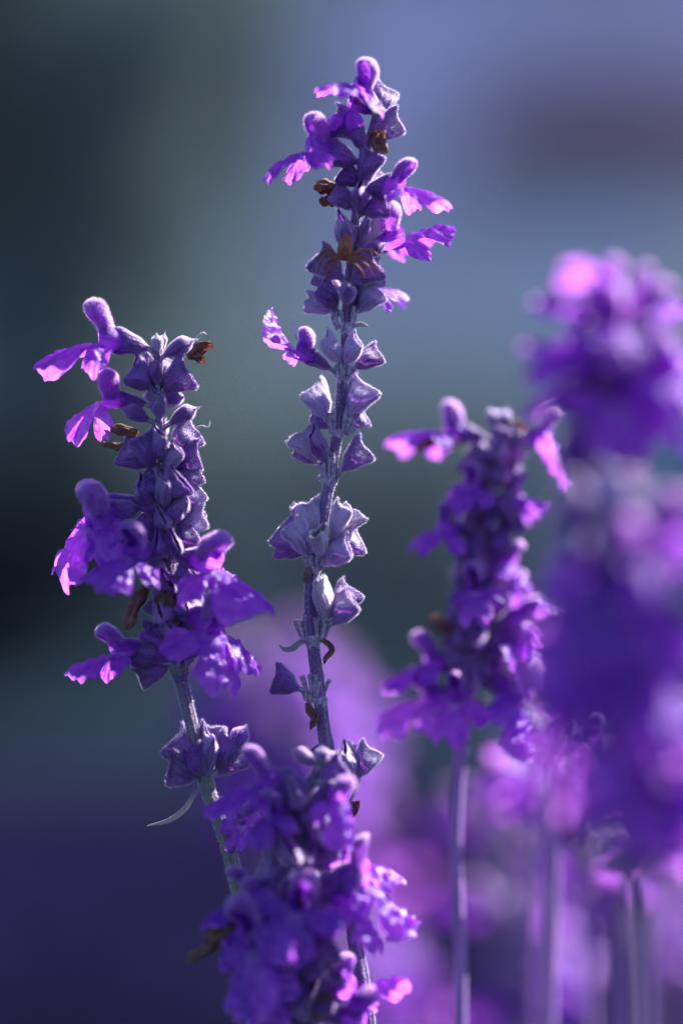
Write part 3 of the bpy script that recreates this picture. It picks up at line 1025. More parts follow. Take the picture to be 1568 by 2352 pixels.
# ================================================================ centre stalk
C = Stalk('tallest upright stalk in focus, mostly faded lilac calyxes and a few violet flowers', 0.0,
          [(868, 225, 15), (862, 270, 10), (848, 320, 5), (828, 400), (820, 470), (812, 540), (802, 640), (796, 720), (793, 800), (786, 880), (777, 970), (764, 1060), (752, 1130),
           (740, 1200), (724, 1290), (714, 1345), (713, 1400), (719, 1480), (729, 1560), (739, 1640), (750, 1720), (771, 1820), (789, 1920), (804, 2050), (815, 2160), (838, 2300), (848, 2420)],
          17, 35, M_STEM, True, 16000)
LT, PU, DRY, BR = (0.55, 0, 0), (0.05, 0, 0), (0.3, 0.8, 0), (0, 0.2, 0.8)
c = C.calyx
# top
c((836, 312), (768, 280), 60, 'wide', -5, -25, PU)
c((848, 318), (918, 280), 64, 'open2', 5, 5, (0.2, 0, 0))
c((866, 275), (893, 205), 52, 'wide', 10, 25, (0.2, 0, 0))
c((858, 250), (846, 198), 28, 'bud', 12, 20, (0.5, 0, 0))
c((866, 262), (868, 222), 32, 'bud', 0, -5, (0.4, 0, 0))
C.flower((870, 258), (836, 212), 0.86, 1, 7, 0, -62, (0.1, -0.1, 1), cw=38)
C.flower((862, 262), (800, 240), 0.55, 3, 6, 5, -20, (0.1, -0.1, 1), cw=34)
C.withered((866, 350), (874, 300), 34, 0, -25, -50)
c((830, 345), (815, 300), 36, 'open', -20, -45, PU)
# second whorl
C.flower((822, 372), (742, 350), 1.02, 0, 1, -5, -35, (-0.1, 0, 1), cw=58)
C.flower((836, 440), (915, 425), 0.76, 2, 0, -10, -45, (0.1, 0.1, 1), cw=58)
c((826, 425), (782, 395), 50, 'open', 5, -10, PU)
c((828, 430), (862, 352), 54, 'open2', 0, -40, PU)
c((820, 480), (764, 440), 50, 'fan2', -5, -20, (0.15, 0, 0))
c((824, 490), (826, 425), 52, 'open', -12, -50, (0.1, 0, 0))
c((830, 490), (890, 470), 52, 'wide', -5, -30, PU)
c((816, 470), (870, 395), 50, 'open', 10, 30, PU)
C.withered((776, 440), (724, 425), 34, 1, 0, -5)
C.withered((770, 452), (738, 470), 28, 2, 5, 0)
# third whorl (spider)
c((803, 578), (785, 500), 62, 'wide', -10, -40, (0.25, 0, 0))
c((826, 574), (843, 505), 42, 'open2', -10, -25, (0.3, 0, 0))
c((836, 560), (872, 512), 34, 'dry', 8, 20, DRY)
c((824, 592), (888, 560), 42, 'bud', -5, -10, PU)
C.flower((826, 585), (905, 552), 0.92, 1, 4, 10, 40, (0.2, 0, 1), cw=40, roll=10)
c((786, 640), (724, 592), 62, 'wide', -12, -35, (0.2, 0, 0))
c((784, 664), (724, 634), 48, 'open2', 10, 28, PU)
c((806, 652), (868, 610), 62, 'open', -8, -30, (0.2, 0, 0))
c((810, 655), (875, 628), 52, 'wide', 8, 15, (0.5, 0, 0))
# fourth whorl
c((772, 716), (736, 660), 58, 'open', -10, -38, PU)
c((768, 716), (704, 694), 44, 'dry2', 5, 10, (0.6, 0.4, 0))
c((797, 696), (800, 658), 50, 'bud', -18, -80, PU)
c((822, 716), (870, 668), 56, 'open2', 0, 5, (0.5, 0, 0))
C.flower((806, 690), (862, 662), 0.62, 2, 2, 15, 70, (0, 0, 1), cw=36)
c((800, 722), (830, 668), 50, 'open', 12, 35, PU)
C.collar(752, 36)
for b, t, w, d in (((778, 755), (772, 708), 15, -6), ((784, 757), (781, 712), 12, -12), ((805, 752), (812, 704), 13, -8), ((812, 752), (820, 712), 14, 0), ((775, 757), (764, 716), 15, 2)):
    C.stub(b, t, w, d, d - 4)
C.bract([(812, 750), (828, 745), (846, 749)], 11, M_BRACT)
# fifth whorl
C.flower((764, 850), (650, 790), 0.80, 3, 5, 0, 4, (0.45, -0.05, 0.9), cw=40, style=True, ctone=(0.1, 0, 0.15))
c((784, 836), (745, 780), 50, 'open2', -12, -45, (0.85, 0, 0))
c((792, 838), (822, 783), 50, 'open', -12, -45, (0.8, 0, 0))
c((812, 846), (872, 812), 50, 'open', 2, 5, (0.1, 0, 0.08))
C.collar(868, 36)
for b, t, w, d in (((778, 870), (773, 838), 17, -6), ((788, 872), (787, 838), 17, -12), ((799, 870), (806, 840), 17, -8), ((774, 868), (763, 848), 14, 2), ((804, 866), (816, 846), 14, 2)):
    C.stub(b, t, w, d, d - 4)
# pair of whorls
c((752, 962), (713, 893), 60, 'fan2', 0, -10, (0.75, 0, 0), roll=25)
c((800, 955), (846, 886), 64, 'wide', 0, 2, (0.65, 0, 0), roll=-20)
c((806, 976), (842, 958), 46, 'open2', 10, 18, (0.4, 0, 0))
c((758, 984), (716, 956), 40, 'open', 12, 28, PU)
C.collar(1000, 32)
for b, t, w, d in (((766, 1000), (757, 948), 14, -4), ((772, 1002), (768, 943), 12, -8), ((786, 1000), (793, 948), 12, -6), ((790, 1000), (800, 962), 14, 0), ((762, 1002), (752, 962), 13, 4), ((796, 1000), (810, 970), 13, 6), ((800, 1002), (818, 982), 12, 2)):
    C.stub(b, t, w, d, d - 3)
c((732, 1062), (686, 996), 60, 'dry', 2, 8, (0.3, 0.6, 0), roll=10)
c((734, 1064), (680, 1030), 46, 'open', 8, 20, PU)
c((746, 1062), (717, 996), 56, 'open', -10, -38, PU)
c((785, 1080), (843, 1032), 60, 'open2', 0, -2, (0.15, 0, 0), roll=10)
C.collar(1106, 38)
for b, t, w, d in (((744, 1108), (735, 1062), 15, -2), ((750, 1110), (745, 1060), 14, -8), ((757, 1110), (756, 1050), 13, -14), ((766, 1110), (770, 1065), 14, -10), ((772, 1106), (781, 1076), 15, -2), ((762, 1104), (764, 1040), 12, -14)):
    C.stub(b, t, w, d, d - 3)
C.bract([(738, 1092), (734, 1098), (732, 1106)], 9, M_BRACT)
# big faded whorl
c((716, 1268), (648, 1210), 84, 'wide', 5, 25, PU, roll=10)
c((700, 1272), (638, 1252), 52, 'fan2', 8, 22, PU)
c((722, 1252), (696, 1158), 58, 'dry', -5, -20, (0.6, 0.55, 0))
c((708, 1276), (670, 1205), 56, 'fan2', -10, -45, (0.8, 0.15, 0))
c((734, 1240), (730, 1150), 42, 'dry2', 10, 25, DRY)
c((764, 1236), (792, 1166), 50, 'open2', -8, -25, (0.85, 0.2, 0), roll=-15)
c((778, 1232), (820, 1176), 50, 'dry', 5, 15, DRY)
c((770, 1262), (828, 1240), 66, 'wide', 6, 14, (0.3, 0, 0))
c((748, 1296), (800, 1256), 60, 'open', -10, -42, (0.6, 0, 0), roll=-25)
c((736, 1278), (728, 1222), 50, 'dry2', -20, -60, (0.4, 0.8, 0.1))
C.collar(1312, 34)
for b, t, w, d in (((708, 1312), (692, 1258), 14, -4), ((712, 1312), (703, 1256), 12, -8), ((720, 1314), (716, 1250), 13, -14), ((727, 1312), (731, 1262), 13, -12), ((733, 1310), (744, 1272), 14, -6), ((730, 1308), (742, 1250), 12, 8)):
    C.stub(b, t, w, d, d - 3)
C.bract([(704, 1302, -12), (708, 1312, -18), (704, 1326, -14), (697, 1340, -8)], 18, M_DRY)
C.bract([(762, 1282), (776, 1292), (784, 1305)], 14, M_DRY)
# square papery calyx and its neighbour
c((752, 1422), (733, 1335), 64, 'dry', -8, -22, (0.2, 0.95, 0), roll=0)
c((766, 1432), (810, 1380), 64, 'open', -5, -22, (0.35, 0, 0), roll=-30)
c((766, 1412), (812, 1355), 58, 'wide', 8, 24, PU)
C.collar(1474, 44)
for b, t, w, d in (((696, 1470), (679, 1424), 15, 0), ((702, 1468), (694, 1425), 12, 6), ((708, 1470), (700, 1410), 14, -4), ((727, 1474), (724, 1420), 14, -12), ((738, 1470), (746, 1420), 15, -8), ((745, 1470), (757, 1426), 14, 0), ((734, 1468), (733, 1405), 12, 6)):
    C.stub(b, t, w, d, d - 3)
C.bract([(706, 1474), (690, 1476), (672, 1490), (652, 1492), (641, 1480)], 14, M_BRACT, 0.9)
C.bract([(736, 1470, -6), (752, 1478, -12), (762, 1492, -10), (756, 1504, -8), (748, 1512, -4), (744, 1526, 0)], 15, M_DRY, 1.3)
# lowest clear whorl
c((686, 1582), (628, 1562), 62, 'open', -5, -12, PU, roll=20)
C.collar(1614, 40)
for b, t, w, d in (((706, 1612), (693, 1552), 16, -2), ((714, 1614), (711, 1548), 14, -10), ((722, 1614), (724, 1550), 13, -14), ((728, 1610), (732, 1566), 12, -12), ((741, 1600), (756, 1560), 12, 2), ((738, 1596), (740, 1545), 12, 8), ((700, 1608), (690, 1580), 14, 4)):
    C.stub(b, t, w, d, d - 3)
C.bract([(706, 1614, -10), (712, 1634, -16), (722, 1648, -14), (718, 1664, -8), (712, 1676, -2)], 22, M_DRY, 1.2)
# whorl half hidden by the near spike
c((820, 1786), (858, 1722), 56, 'open2', 0, 2, (0.4, 0, 0), roll=15)
c((800, 1790), (792, 1722), 60, 'open', -6, -30, (0.5, 0, 0))
c((806, 1780), (822, 1712), 36, 'fan', 8, 15, (0.4, 0, 0))
c((764, 1768), (728, 1712), 50, 'fan2', 5, 14, PU)
C.collar(1850, 44)
for b, t, w, d in (((795, 1846), (812, 1792), 14, -4), ((800, 1848), (822, 1790), 14, 2), ((786, 1850), (796, 1798), 14, -10), ((775, 1848), (770, 1800), 14, -6)):
    C.stub(b, t, w, d, d - 3)
C.bract([(790, 1850, -6), (806, 1858, -10), (816, 1846, -8), (810, 1868, -4), (796, 1884, 0)], 22, M_DRY, 0.9)
C.leaves()

# ================================================================ left stalk
L = Stalk('left stalk in focus, dense violet spike on a green stem with a bract curling left', 0.0,
          [(362, 775, 0), (364, 830, 0), (366, 900), (371, 1000), (377, 1100), (383, 1200), (390, 1300), (398, 1400), (405, 1490), (413, 1545), (430, 1620), (447, 1690), (463, 1760),
           (480, 1820), (510, 1900), (533, 1980), (556, 2080), (575, 2180), (592, 2290), (602, 2420)], 20, 36, M_STEMG, True, 16000)
c = L.calyx
L.flower((346, 802), (240, 782), 1.0, 0, 0, 0, -12, (0.05, 0, 1), cw=50, style=False)
c((364, 812), (360, 768), 34, 'bud', -5, -10, (0.7, 0, 0))
c((368, 812), (380, 765), 26, 'bud', 10, 15, (0.6, 0, 0))
c((372, 820), (450, 782), 48, 'bud', -8, -22, PU)
L.withered((430, 815), (486, 792), 30, 0, 10, 22)
L.withered((440, 825), (470, 818), 24, 1, 10, 18)
L.bract([(440, 790, -10), (456, 772, 0), (467, 764, 4), (475, 769, 6)], 4, M_BRACT)
c((350, 892), (300, 852), 66, 'wide', -8, -25, PU)
c((376, 892), (436, 858), 68, 'wide', -5, -15, PU)
c((362, 888), (357, 832), 34, 'open', -18, -45, PU)
c((370, 880), (395, 830), 50, 'open2', 10, 30, (0.2, 0, 0))
c((356, 880), (320, 835), 50, 'open2', 12, 32, PU)
L.flower((342, 930), (262, 918), 0.86, 3, 1, 10, 12, (0.35, -0.45, 0.9), cw=40)
c((376, 926), (424, 914), 34, 'bud', -8, -15, PU)
c((346, 966), (278, 940), 46, 'bud', -12, -30, PU)
c((388, 974), (456, 938), 46, 'bud', -8, -20, PU)
c((368, 965), (364, 905), 48, 'open', -20, -50, (0.15, 0, 0))
L.withered((318, 996), (254, 984), 24, 1, 3, 10)
L.withered((308, 1030), (240, 1020), 18, 2, 8, 14)
L.bract([(446, 988, 4), (464, 978, 8), (477, 982, 10), (483, 968, 12)], 4, M_BRACT)
c((345, 1068), (278, 1034), 70, 'wide', 0, -5, PU)
c((350, 1074), (322, 1004), 62, 'open', -15, -45, PU)
c((372, 1060), (368, 994), 52, 'open', -20, -60, (0.15, 0, 0))
c((392, 1030), (452, 990), 70, 'open2', 0, 5, (0.3, 0, 0))
c((396, 1064), (458, 1050), 66, 'wide', 2, 0, PU)
c((386, 1080), (410, 1030), 48, 'open2', -18, -50, (0.4, 0, 0))
c((402, 1166), (458, 1120), 66, 'open2', 4, 6, (0.45, 0, 0))
c((402, 1200), (424, 1140), 52, 'open2', -12, -40, (0.35, 0, 0))
c((350, 1168), (322, 1110), 60, 'open', -15, -45, PU)
c((378, 1170), (375, 1100), 56, 'open2', -20, -60, (0.25, 0, 0))
c((398, 1225), (470, 1190), 60, 'open2', 10, 20, (0.6, 0, 0))
c((370, 1235), (330, 1180), 60, 'wide', 5, 10, PU)
L.flower((325, 1165), (245, 1185), 1.05, 3, 3, -12, -48, (0.15, -0.35, 1), blue=0.1, cw=50)
L.flower((330, 1150), (262, 1165), 0.95, 1, 3, 10, -15, (0.25, 0, 1), cw=46)
L.flower((380, 1270), (318, 1270), 0.92, 1, 0, -20, -85, (0.1, 0, 1), blue=0.15)
L.flower((398, 1275), (455, 1290), 1.0, 1, 0, -15, -62, (-0.1, 0, 1))
L.flower((400, 1400), (455, 1425), 1.05, 3, 3, -15, -60, (-0.1, 0.1, 1), blue=0.05)
L.flower((398, 1430), (480, 1440), 0.95, 2, 1, -5, -25, (0.1, 0.1, 1))
L.flower((360, 1480), (265, 1500), 0.85, 1, 4, -10, -40, (0.3, -0.1, 1), blue=0.15, roll=20)
L.withered((385, 1440), (386, 1355), 42, 0, -30, -55)
L.withered((338, 1350), (288, 1440), 32, 1, -6, -24)
L.withered((320, 1260), (282, 1235), 30, 2, 5, 5)
L.whorls(1130, 1520, 66, 6, 64, 58, ('open', 'open2', 'wide'), (0.12, 0, 0))
L.whorls(860, 1130, 70, 4, 58, 52, ('open', 'open2'), (0.1, 0, 0), sector=lambda a: 0.3 < a < 2.8)
c((392, 1512), (318, 1484), 80, 'fan2', -8, -30, PU)
c((390, 1530), (322, 1562), 50, 'open', 4, -6, (0.2, 0, 0.1))
c((392, 1515), (345, 1440), 72, 'wide', -12, -30, PU)
c((415, 1515), (455, 1470), 60, 'wide', -5, -15, PU)
c((400, 1520), (400, 1460), 60, 'open', -18, -45, PU)
L.collar(1542, 52, 18, M_STEMG)
for b, t, w, d in (((402, 1545), (392, 1515), 16, -8), ((412, 1546), (410, 1514), 17, -14), ((422, 1545), (430, 1515), 17, -8), ((428, 1540), (442, 1512), 14, 0)):
    L.stub(b, t, w, d, d - 4)
# lower whorl of calyxes
c((458, 1762), (396, 1702), 74, 'wide', 0, 0, PU)
c((462, 1775), (388, 1768), 78, 'wide', -5, -18, PU)
c((470, 1778), (430, 1735), 62, 'open', -12, -38, PU)
c((486, 1764), (496, 1670), 54, 'open2', 8, 12, (0.2, 0, 0))
c((476, 1772), (482, 1690), 58, 'open2', -12, -32, (0.25, 0, 0), roll=0)
c((500, 1772), (540, 1702), 60, 'open2', 0, -5, PU)
c((496, 1778), (560, 1735), 56, 'open', 5, 10, PU)
f = L.add('flower_bud', CALYX['bud'][0], L.frame(L.P(530, 1738, 4), L.P(572, 1662, 6)) @ Matrix.Diagonal((0.8, 0.8, 0.95, 1)), color=(0, 0, 0))
bh = L.add('hair', hairs_on('hair', CALYX['bud'][0], 3500, 0.6 * mm, 0.05 * mm, M_PHAIR, (0, 0, 1), 0.2, vmin=0.3), Matrix.Identity(4), parent=f)
bh['kind'] = 'stuff'
L.collar(1812, 42, 20, M_STEMG)
L.bract([(466, 1806, 0), (446, 1826, -5), (425, 1858, -8), (390, 1884, -8), (338, 1897, -10)], 13, M_BRACT, 0.5)
L.flower((520, 1830), (560, 1880), 0.62, 1, 3, 5, -25, (0, 0, 1), blue=0.35, cw=40)
L.leaves()

# ================================================================ near spike, bottom centre
F = Stalk('dense dark violet spike low in the centre, nearer and blurred, crossing both focused stems', -0.012,
          [(738, 1740, 10), (715, 1800), (692, 1880), (680, 1980), (676, 2080), (684, 2180), (698, 2280), (712, 2430)], 22, 34, M_STEM, False, 0)
c = F.calyx
F.flower((700, 1795), (560, 1790), 0.88, 0, 0, -5, -25, (0.1, 0, 1), cw=44)
c((730, 1760), (665, 1722), 42, 'bud', -5, -10, (0.3, 0, 0))
c((742, 1752), (740, 1715), 40, 'bud', -10, -18, (0.4, 0, 0))
F.flower((742, 1790), (775, 1830), 0.70, 1, 1, -15, -75, (0.1, 0, 1), blue=0.3, cw=44)
c((728, 1800), (790, 1760), 50, 'open', -5, -20, PU)
c((715, 1815), (655, 1800), 54, 'open', -10, -25, PU)
c((745, 1770), (782, 1728), 44, 'bud', 5, 12, (0.3, 0, 0))
F.whorls(1850, 2400, 62, 6, 76, 62, ('open', 'open2', 'wide'), PU)
c((715, 1930), (760, 1890), 42, 'open2', 0, -10, (0.8, 0, 0))
c((705, 1960), (775, 1950), 44, 'open', -5, -18, PU)
F.flower((715, 2035), (840, 2015), 1.1, 0, 8, -5, -30, (0.0, -0.1, 1), cw=50)
F.flower((712, 2060), (800, 2070), 0.95, 3, 3, -5, -45, (0.1, 0, 1), cw=46)
F.flower((700, 1990), (790, 1975), 0.85, 3, 2, 10, 30, (0.2, 0.1, 1), cw=44)
F.flower((660, 2040), (500, 2060), 0.8, 2, 2, -5, -30, (0.1, 0, 1), blue=0.5, cw=48, ctone=(0, 0, 0))
F.flower((670, 2130), (600, 2150), 1.12, 1, 3, -20, -95, (0.05, 0, 1), blue=0.3, cw=52)
F.flower((680, 2170), (640, 2190), 0.9, 3, 1, -20, -60, (0.05, 0, 1), blue=0.2, cw=52)
for (b, t, sz, hd, lp, d0, d1, bl) in (((700, 1850), (640, 1860), .7, 1, 1, -5, -45, .2), 
        ((690, 2080), (560, 2080), .9, 1, 3, -5, -30, .35), ((700, 2060), (690, 2070), .9, 1, 3, -15, -90, .35), 
        ((705, 2290), (620, 2300), .9, 1, 3, -5, -50, .3)):
    F.flower(b, t, sz, hd, lp, d0, d1, (0.1, -0.15, 1), blue=bl, cw=46)
F.withered((560, 2130), (470, 2150), 36, 1, -5, -10)
F.withered((500, 2150), (440, 2210), 30, 2, -5, -10)
c((700, 2210), (772, 2180), 60, 'open', -10, -35, (0.15, 0, 0.05))
F.flower((720, 2300), (810, 2270), 0.80, 1, 4, 0, -15, (0.3, 0, 1), cw=44)
F.flower((725, 2330), (820, 2345), 0.95, 1, 0, -10, -35, (0.1, 0, 1), cw=44)
F.withered((720, 2330), (760, 2285), 46, 0, -30, -60)
F.leaves()

# ================================================================ right-middle spike
MR = Stalk('slender dark violet spike right of centre on a long bare mauve stem', 0.029,
           [(1150, 955), (1146, 1010), (1134, 1100), (1118, 1220), (1106, 1330), (1096, 1440), (1086, 1550), (1070, 1640), (1056, 1750), (1048, 1850), (1046, 1950), (1050, 2080), (1056, 2200), (1056, 2430)],
           24, 30, M_STEMP, False, 0)
c = MR.calyx
MR.flower((1120, 1010), (1015, 985), 0.86, 3, 2, -5, -15, (0.05, 0, 1), cw=44)
MR.flower((1162, 1015), (1250, 1005), 0.92, 0, 3, 5, 15, (0.1, 0, 1), cw=44)
c((1146, 990), (1120, 940), 40, 'bud', -5, -10, (0.4, 0, 0))
c((1150, 990), (1165, 938), 40, 'bud', 5, 5, (0.4, 0, 0))
c((1140, 1050), (1155, 985), 46, 'open', -20, -40, PU)
MR.withered((1160, 1000), (1205, 972), 30, 0, -10, -20)
MR.withered((1050, 1010), (950, 1022), 30, 1, 2, 15)
MR.flower((1085, 1225), (995, 1208), 0.80, 1, 7, -10, -75, (0.05, 0, 1), cw=44)
MR.flower((1075, 1540), (960, 1515), 0.90, 0, 1, -8, -22, (0.05, 0, 1), cw=48)
MR.flower((1082, 1600), (985, 1598), 0.92, 2, 0, 0, 5, (0.0, -0.6, 0.7), cw=48)
MR.flower((1105, 1450), (1170, 1450), 0.95, 2, 3, 10, 40, (0.1, 0.3, 1))
MR.flower((1110, 1380), (1180, 1370), 0.80, 1, 2, 15, 40, (0.1, 0.3, 1))
MR.flower((1095, 1545), (1160, 1580), 1.05, 1, 3, -5, -32, (0.05, 0, 1))
MR.flower((1120, 1200), (1180, 1165), 0.6, 2, 2, 15, 50, (0.1, 0.3, 1))
for (b, t, sz, hd, lp, d0, d1) in (((1120, 1120), (1080, 1110), .6, 1, 6, -10, -60), ((1125, 1160), (1190, 1140), .62, 3, 7, 0, -10), ((1110, 1290), (1170, 1290), .65, 1, 6, 0, -20),
        ((1100, 1340), (1090, 1345), .7, 1, 6, -15, -80), ((1100, 1480), (1165, 1490), .85, 3, 3, 0, -20), ((1095, 1560), (1190, 1600), 1.0, 0, 3, 0, -30), ((1085, 1570), (1060, 1590), .8, 1, 6, -10, -60), ((1110, 1410), (1180, 1420), .85, 2, 8, 5, 10)):
    MR.flower(b, t, sz, hd, lp, d0, d1, (0.1, 0, 1), cw=44)
MR.withered((1060, 1440), (990, 1435), 36, 2, -5, -5)
MR.whorls(1060, 1590, 58, 6, 66, 54, ('open', 'open2', 'wide'), PU)
MR.leaves()

# ================================================================ right foreground spikes
RF = Stalk('large pinkish violet spike at upper right, much nearer and strongly blurred', -0.060,
           [(1405, 690), (1395, 800), (1384, 900), (1378, 1000), (1386, 1120), (1400, 1260), (1414, 1400), (1425, 1560), (1436, 1750), (1450, 2000), (1462, 2430)], 30, 42, M_STEM, False, 0)
RF.ps = 1.0
c = RF.calyx
c((1400, 740), (1390, 640), 56, 'bud', 0, 0, (0.7, 0, 0))
c((1408, 735), (1440, 650), 50, 'bud', 8, 15, (0.6, 0, 0))
c((1402, 720), (1410, 630), 50, 'bud', -8, -15, (0.6, 0, 0))
for (b, t, sz, hd, lp, d0, d1) in (((1395, 765), (1335, 700), .66, 3, 1, -5, -20), ((1392, 850), (1325, 805), .72, 0, 0, -5, -40), ((1390, 840), (1320, 800), .8, 1, 3, -10, -60),
        ((1405, 760), (1480, 690), .8, 2, 1, 5, 10), ((1405, 750), (1500, 730), .8, 0, 3, 5, -10), ((1405, 840), (1470, 850), .95, 1, 0, -5, -50), ((1405, 880), (1500, 860), 1.0, 3, 1, 0, -15),
        ((1390, 800), (1400, 770), .85, 1, 6, -10, -60), ((1400, 730), (1390, 680), .7, 1, 7, -5, -30), ((1385, 880), (1300, 880), .75, 3, 1, 5, 20), ((1400, 830), (1480, 800), .9, 1, 7, 10, 30),
        ((1395, 890), (1410, 900), .9, 3, 3, -10, -70), ((1405, 960), (1480, 950), .8, 1, 6, 0, -10)):
    RF.flower(b, t, sz, hd, lp, d0, d1, (0.1, -0.2, 1), cw=46)
RF.withered((1300, 690), (1235, 700), 30, 1, 0, 5)
RF.whorls(900, 1120, 72, 6, 92, 76, ('open', 'wide'), PU)
c((1400, 1000), (1470, 950), 66, 'open2', 0, 5, (0.3, 0, 0.1))
c((1400, 1060), (1462, 1010), 66, 'open2', 0, 5, (0.4, 0, 0.05))
RF.leaves()

RN = Stalk('broad deep violet spike down the right side, nearest to the camera and melting into blur', -0.085,
           [(1400, 1110, 0), (1412, 1230), (1425, 1400), (1430, 1560), (1435, 1700), (1445, 1900), (1455, 2100), (1460, 2430)], 40, 52, M_STEM, False, 0)
c = RN.calyx
c((1380, 1200), (1275, 1160), 110, 'wide', -5, -20, PU)
c((1395, 1190), (1420, 1085), 80, 'open2', 0, -5, (0.8, 0.1, 0))
c((1400, 1200), (1465, 1120), 80, 'open2', 5, 10, (0.6, 0.1, 0))
RN.flower((1400, 1340), (1385, 1350), 1.0, 1, 3, -20, -120, (0, 0, 1), blue=0.1)
RN.flower((1420, 1280), (1530, 1240), 1.1, 2, 0, 0, -5, (0, 0, 1), blue=0.0)
RN.withered((1415, 1500), (1450, 1480), 110, 0, -20, -90)
RN.flower((1400, 1570), (1300, 1600), 0.85, 1, 0, 0, 20, (0, 0, 1))
RN.flower((1440, 1690), (1545, 1700), 1.25, 0, 3, 0, 10, (0, 0, 1))
RN.flower((1440, 1800), (1550, 1810), 1.15, 1, 1, 0, 0, (0, 0, 1))
RN.whorls(1250, 2050, 125, 5, 84, 70, ('open', 'wide', 'open2'), (0.3, 0, 0), skip=0.45)
for (b, t, sz, hd, lp, d0, d1, bl) in (((1410, 1300), (1340, 1295), 1.1, 1, 3, -10, -60, 0), ((1430, 1350), (1420, 1360), 1.2, 3, 3, -10, -100, 0), ((1420, 1480), (1400, 1500), 1.2, 1, 3, -10, -100, 0.1), ((1430, 1430), (1480, 1440), 1.2, 1, 3, -10, -80, 0.1), ((1405, 1380), (1500, 1390), 1.2, 2, 1, -10, -50, .2), ((1400, 1460), (1340, 1470), 1.3, 3, 3, -20, -90, .15),
        ((1410, 1560), (1480, 1570), 1.2, 1, 1, -10, -40, .1), ((1400, 1640), (1300, 1650), 1.2, 2, 3, 0, 10, 0), ((1410, 1750), (1500, 1750), 1.2, 3, 3, -10, -20, 0),
        ((1420, 1250), (1540, 1220), 1.2, 1, 0, 0, 10, 0), ((1405, 1680), (1400, 1690), 1.2, 1, 3, -20, -120, .3), ((1440, 1900), (1550, 1900), 1.2, 1, 1, 0, 0, 0), ((1410, 1260), (1440, 1270), 1.1, 3, 7, -10, -90, 0), ((1430, 1600), (1470, 1600), 1.1, 1, 6, -10, -90, 0),
        ((1430, 1540), (1350, 1530), 1.1, 3, 7, -5, -60, 0), ((1430, 1420), (1350, 1400), 1.1, 1, 6, 0, -30, 0), ((1435, 1720), (1380, 1760), 1.1, 3, 6, -5, -60, .2), ((1440, 1800), (1470, 1820), 1.1, 1, 6, -5, -80, 0)):
    RN.flower(b, t, sz * 0.74, hd, lp, d0, d1, (0.05, -0.2, 1), blue=bl * 0.5, cw=52)
RN.leaves()

# ================================================================ stalks behind
def soft_stalk(label, Y0, x, ytop, dx, yend_spike, seed, L_=60, w_=54, nfl=8, mat=M_STEMP, size=1.0, tone=(0.2, 0, 0), wt=22, wb=28, step=60, skip=0.0, kinds=('open', 'open2', 'wide'), sides=(-1, 1), side_d=1.0):
    """Y0 metres behind the focus; x, y in the frame; sizes are frame units at the plane of focus"""
    global random
    st = random.getstate(); random.seed(seed)
    k = DIST / (DIST + Y0)
    pts = []
    for i in range(9):
        t = i / 8
        y = ytop + (2420 - ytop) * t
        pts.append((x + dx * t + 10 * math.sin(3 * t + seed), y))
    S = Stalk(label, Y0, pts, wt, wb, mat, False, 0)
    yy = ytop + 10
    # frame-unit lengths must shrink with distance: P() already spreads them, so scale here
    S.whorls(ytop + 20 * k, yend_spike, step * k, 6, L_ * k, w_ * 1.0 * k, kinds, tone, skip=skip)
    for i in range(nfl):
        t = (i + 0.5) / nfl
        y = ytop + (yend_spike - ytop) * t
        s = S.at(y)
        sg = random.choice(sides)
        d = random.uniform(-60, 40) * k if nfl < 20 else random.uniform(-70, 110) * k
        S.flower((s[0] + sg * 18 * k, y), (s[0] + sg * random.uniform(60, 110) * k, y - random.uniform(0, 40) * k), random.uniform(0.85, 1.1) * size, random.randrange(4), random.choice((3, 6, 8, 3)) if nfl > 20 else random.randrange(5), 0, d, (0.1, 0, 1), cw=44)
    random.setstate(st)
    return S
_w = Stalk.flower

BK = 'lilac pink spikes far behind the focused stalks'
behind = [('lilac pink spike far behind, highest in the gap between the left and tallest stalks', 0.36, 612, 1510, 20, 1740, 3),
          ('lilac pink spike far behind, right beside the lower stem of the tallest stalk', 0.38, 705, 1590, 15, 1790, 5),
          ('lilac pink spike far behind, lowest of the bloom between the left and tallest stalks', 0.34, 655, 1640, 10, 1860, 7),
          ('dim mauve spike far behind, right of the lowest near flowers', 0.36, 780, 2010, 10, 2420, 12)]
for lb, Yb, xb, yt, dxb, ye, sd in behind:
    soft_stalk(lb, Yb, xb, yt, dxb, ye, sd, L_=105, w_=90, nfl=36 if ye < 2000 else 7, skip=0.9, tone=(0.35, 0, 0), size=1.25, step=75, side_d=1.0)
R1 = soft_stalk('faded mauve stem under the right spikes with a brown withered node', 0.05, 1262, 1690, 6, 1720, 14, nfl=1, wt=28, wb=34, tone=(0.1, 0.3, 0.3))
R2 = soft_stalk('pale stem close beside the mauve one under the right spikes', 0.08, 1235, 1700, -4, 1760, 15, nfl=0, wt=14, wb=20, tone=(0.7, 0.5, 0))
R3 = soft_stalk('pale lilac blurred stalk behind, between the two bare right stems', 0.22, 1200, 1640, -60, 2120, 16, nfl=5, tone=(0.8, 0.3, 0), skip=0.2)
R4 = soft_stalk('soft lilac stalk behind in the bottom right corner', 0.24, 1460, 1900, -30, 2200, 18, nfl=5, tone=(0.8, 0.3, 0), wt=40, wb=60)
R5 = soft_stalk('bright violet blurred spike behind at the bottom, right of the bare stems', 0.16, 1180, 2090, 20, 2400, 19, nfl=8, tone=(0.4, 0, 0))
R6 = soft_stalk('pale grey lilac stalk behind at the right edge', 0.26, 1550, 1700, -10, 2150, 20, nfl=6, tone=(0.9, 0.3, 0))
R7 = soft_stalk('violet spike behind the large right blossoms, reaching the frame edge', 0.10, 1340, 1760, 10, 2000, 23, nfl=5, tone=(0.1, 0, 0))

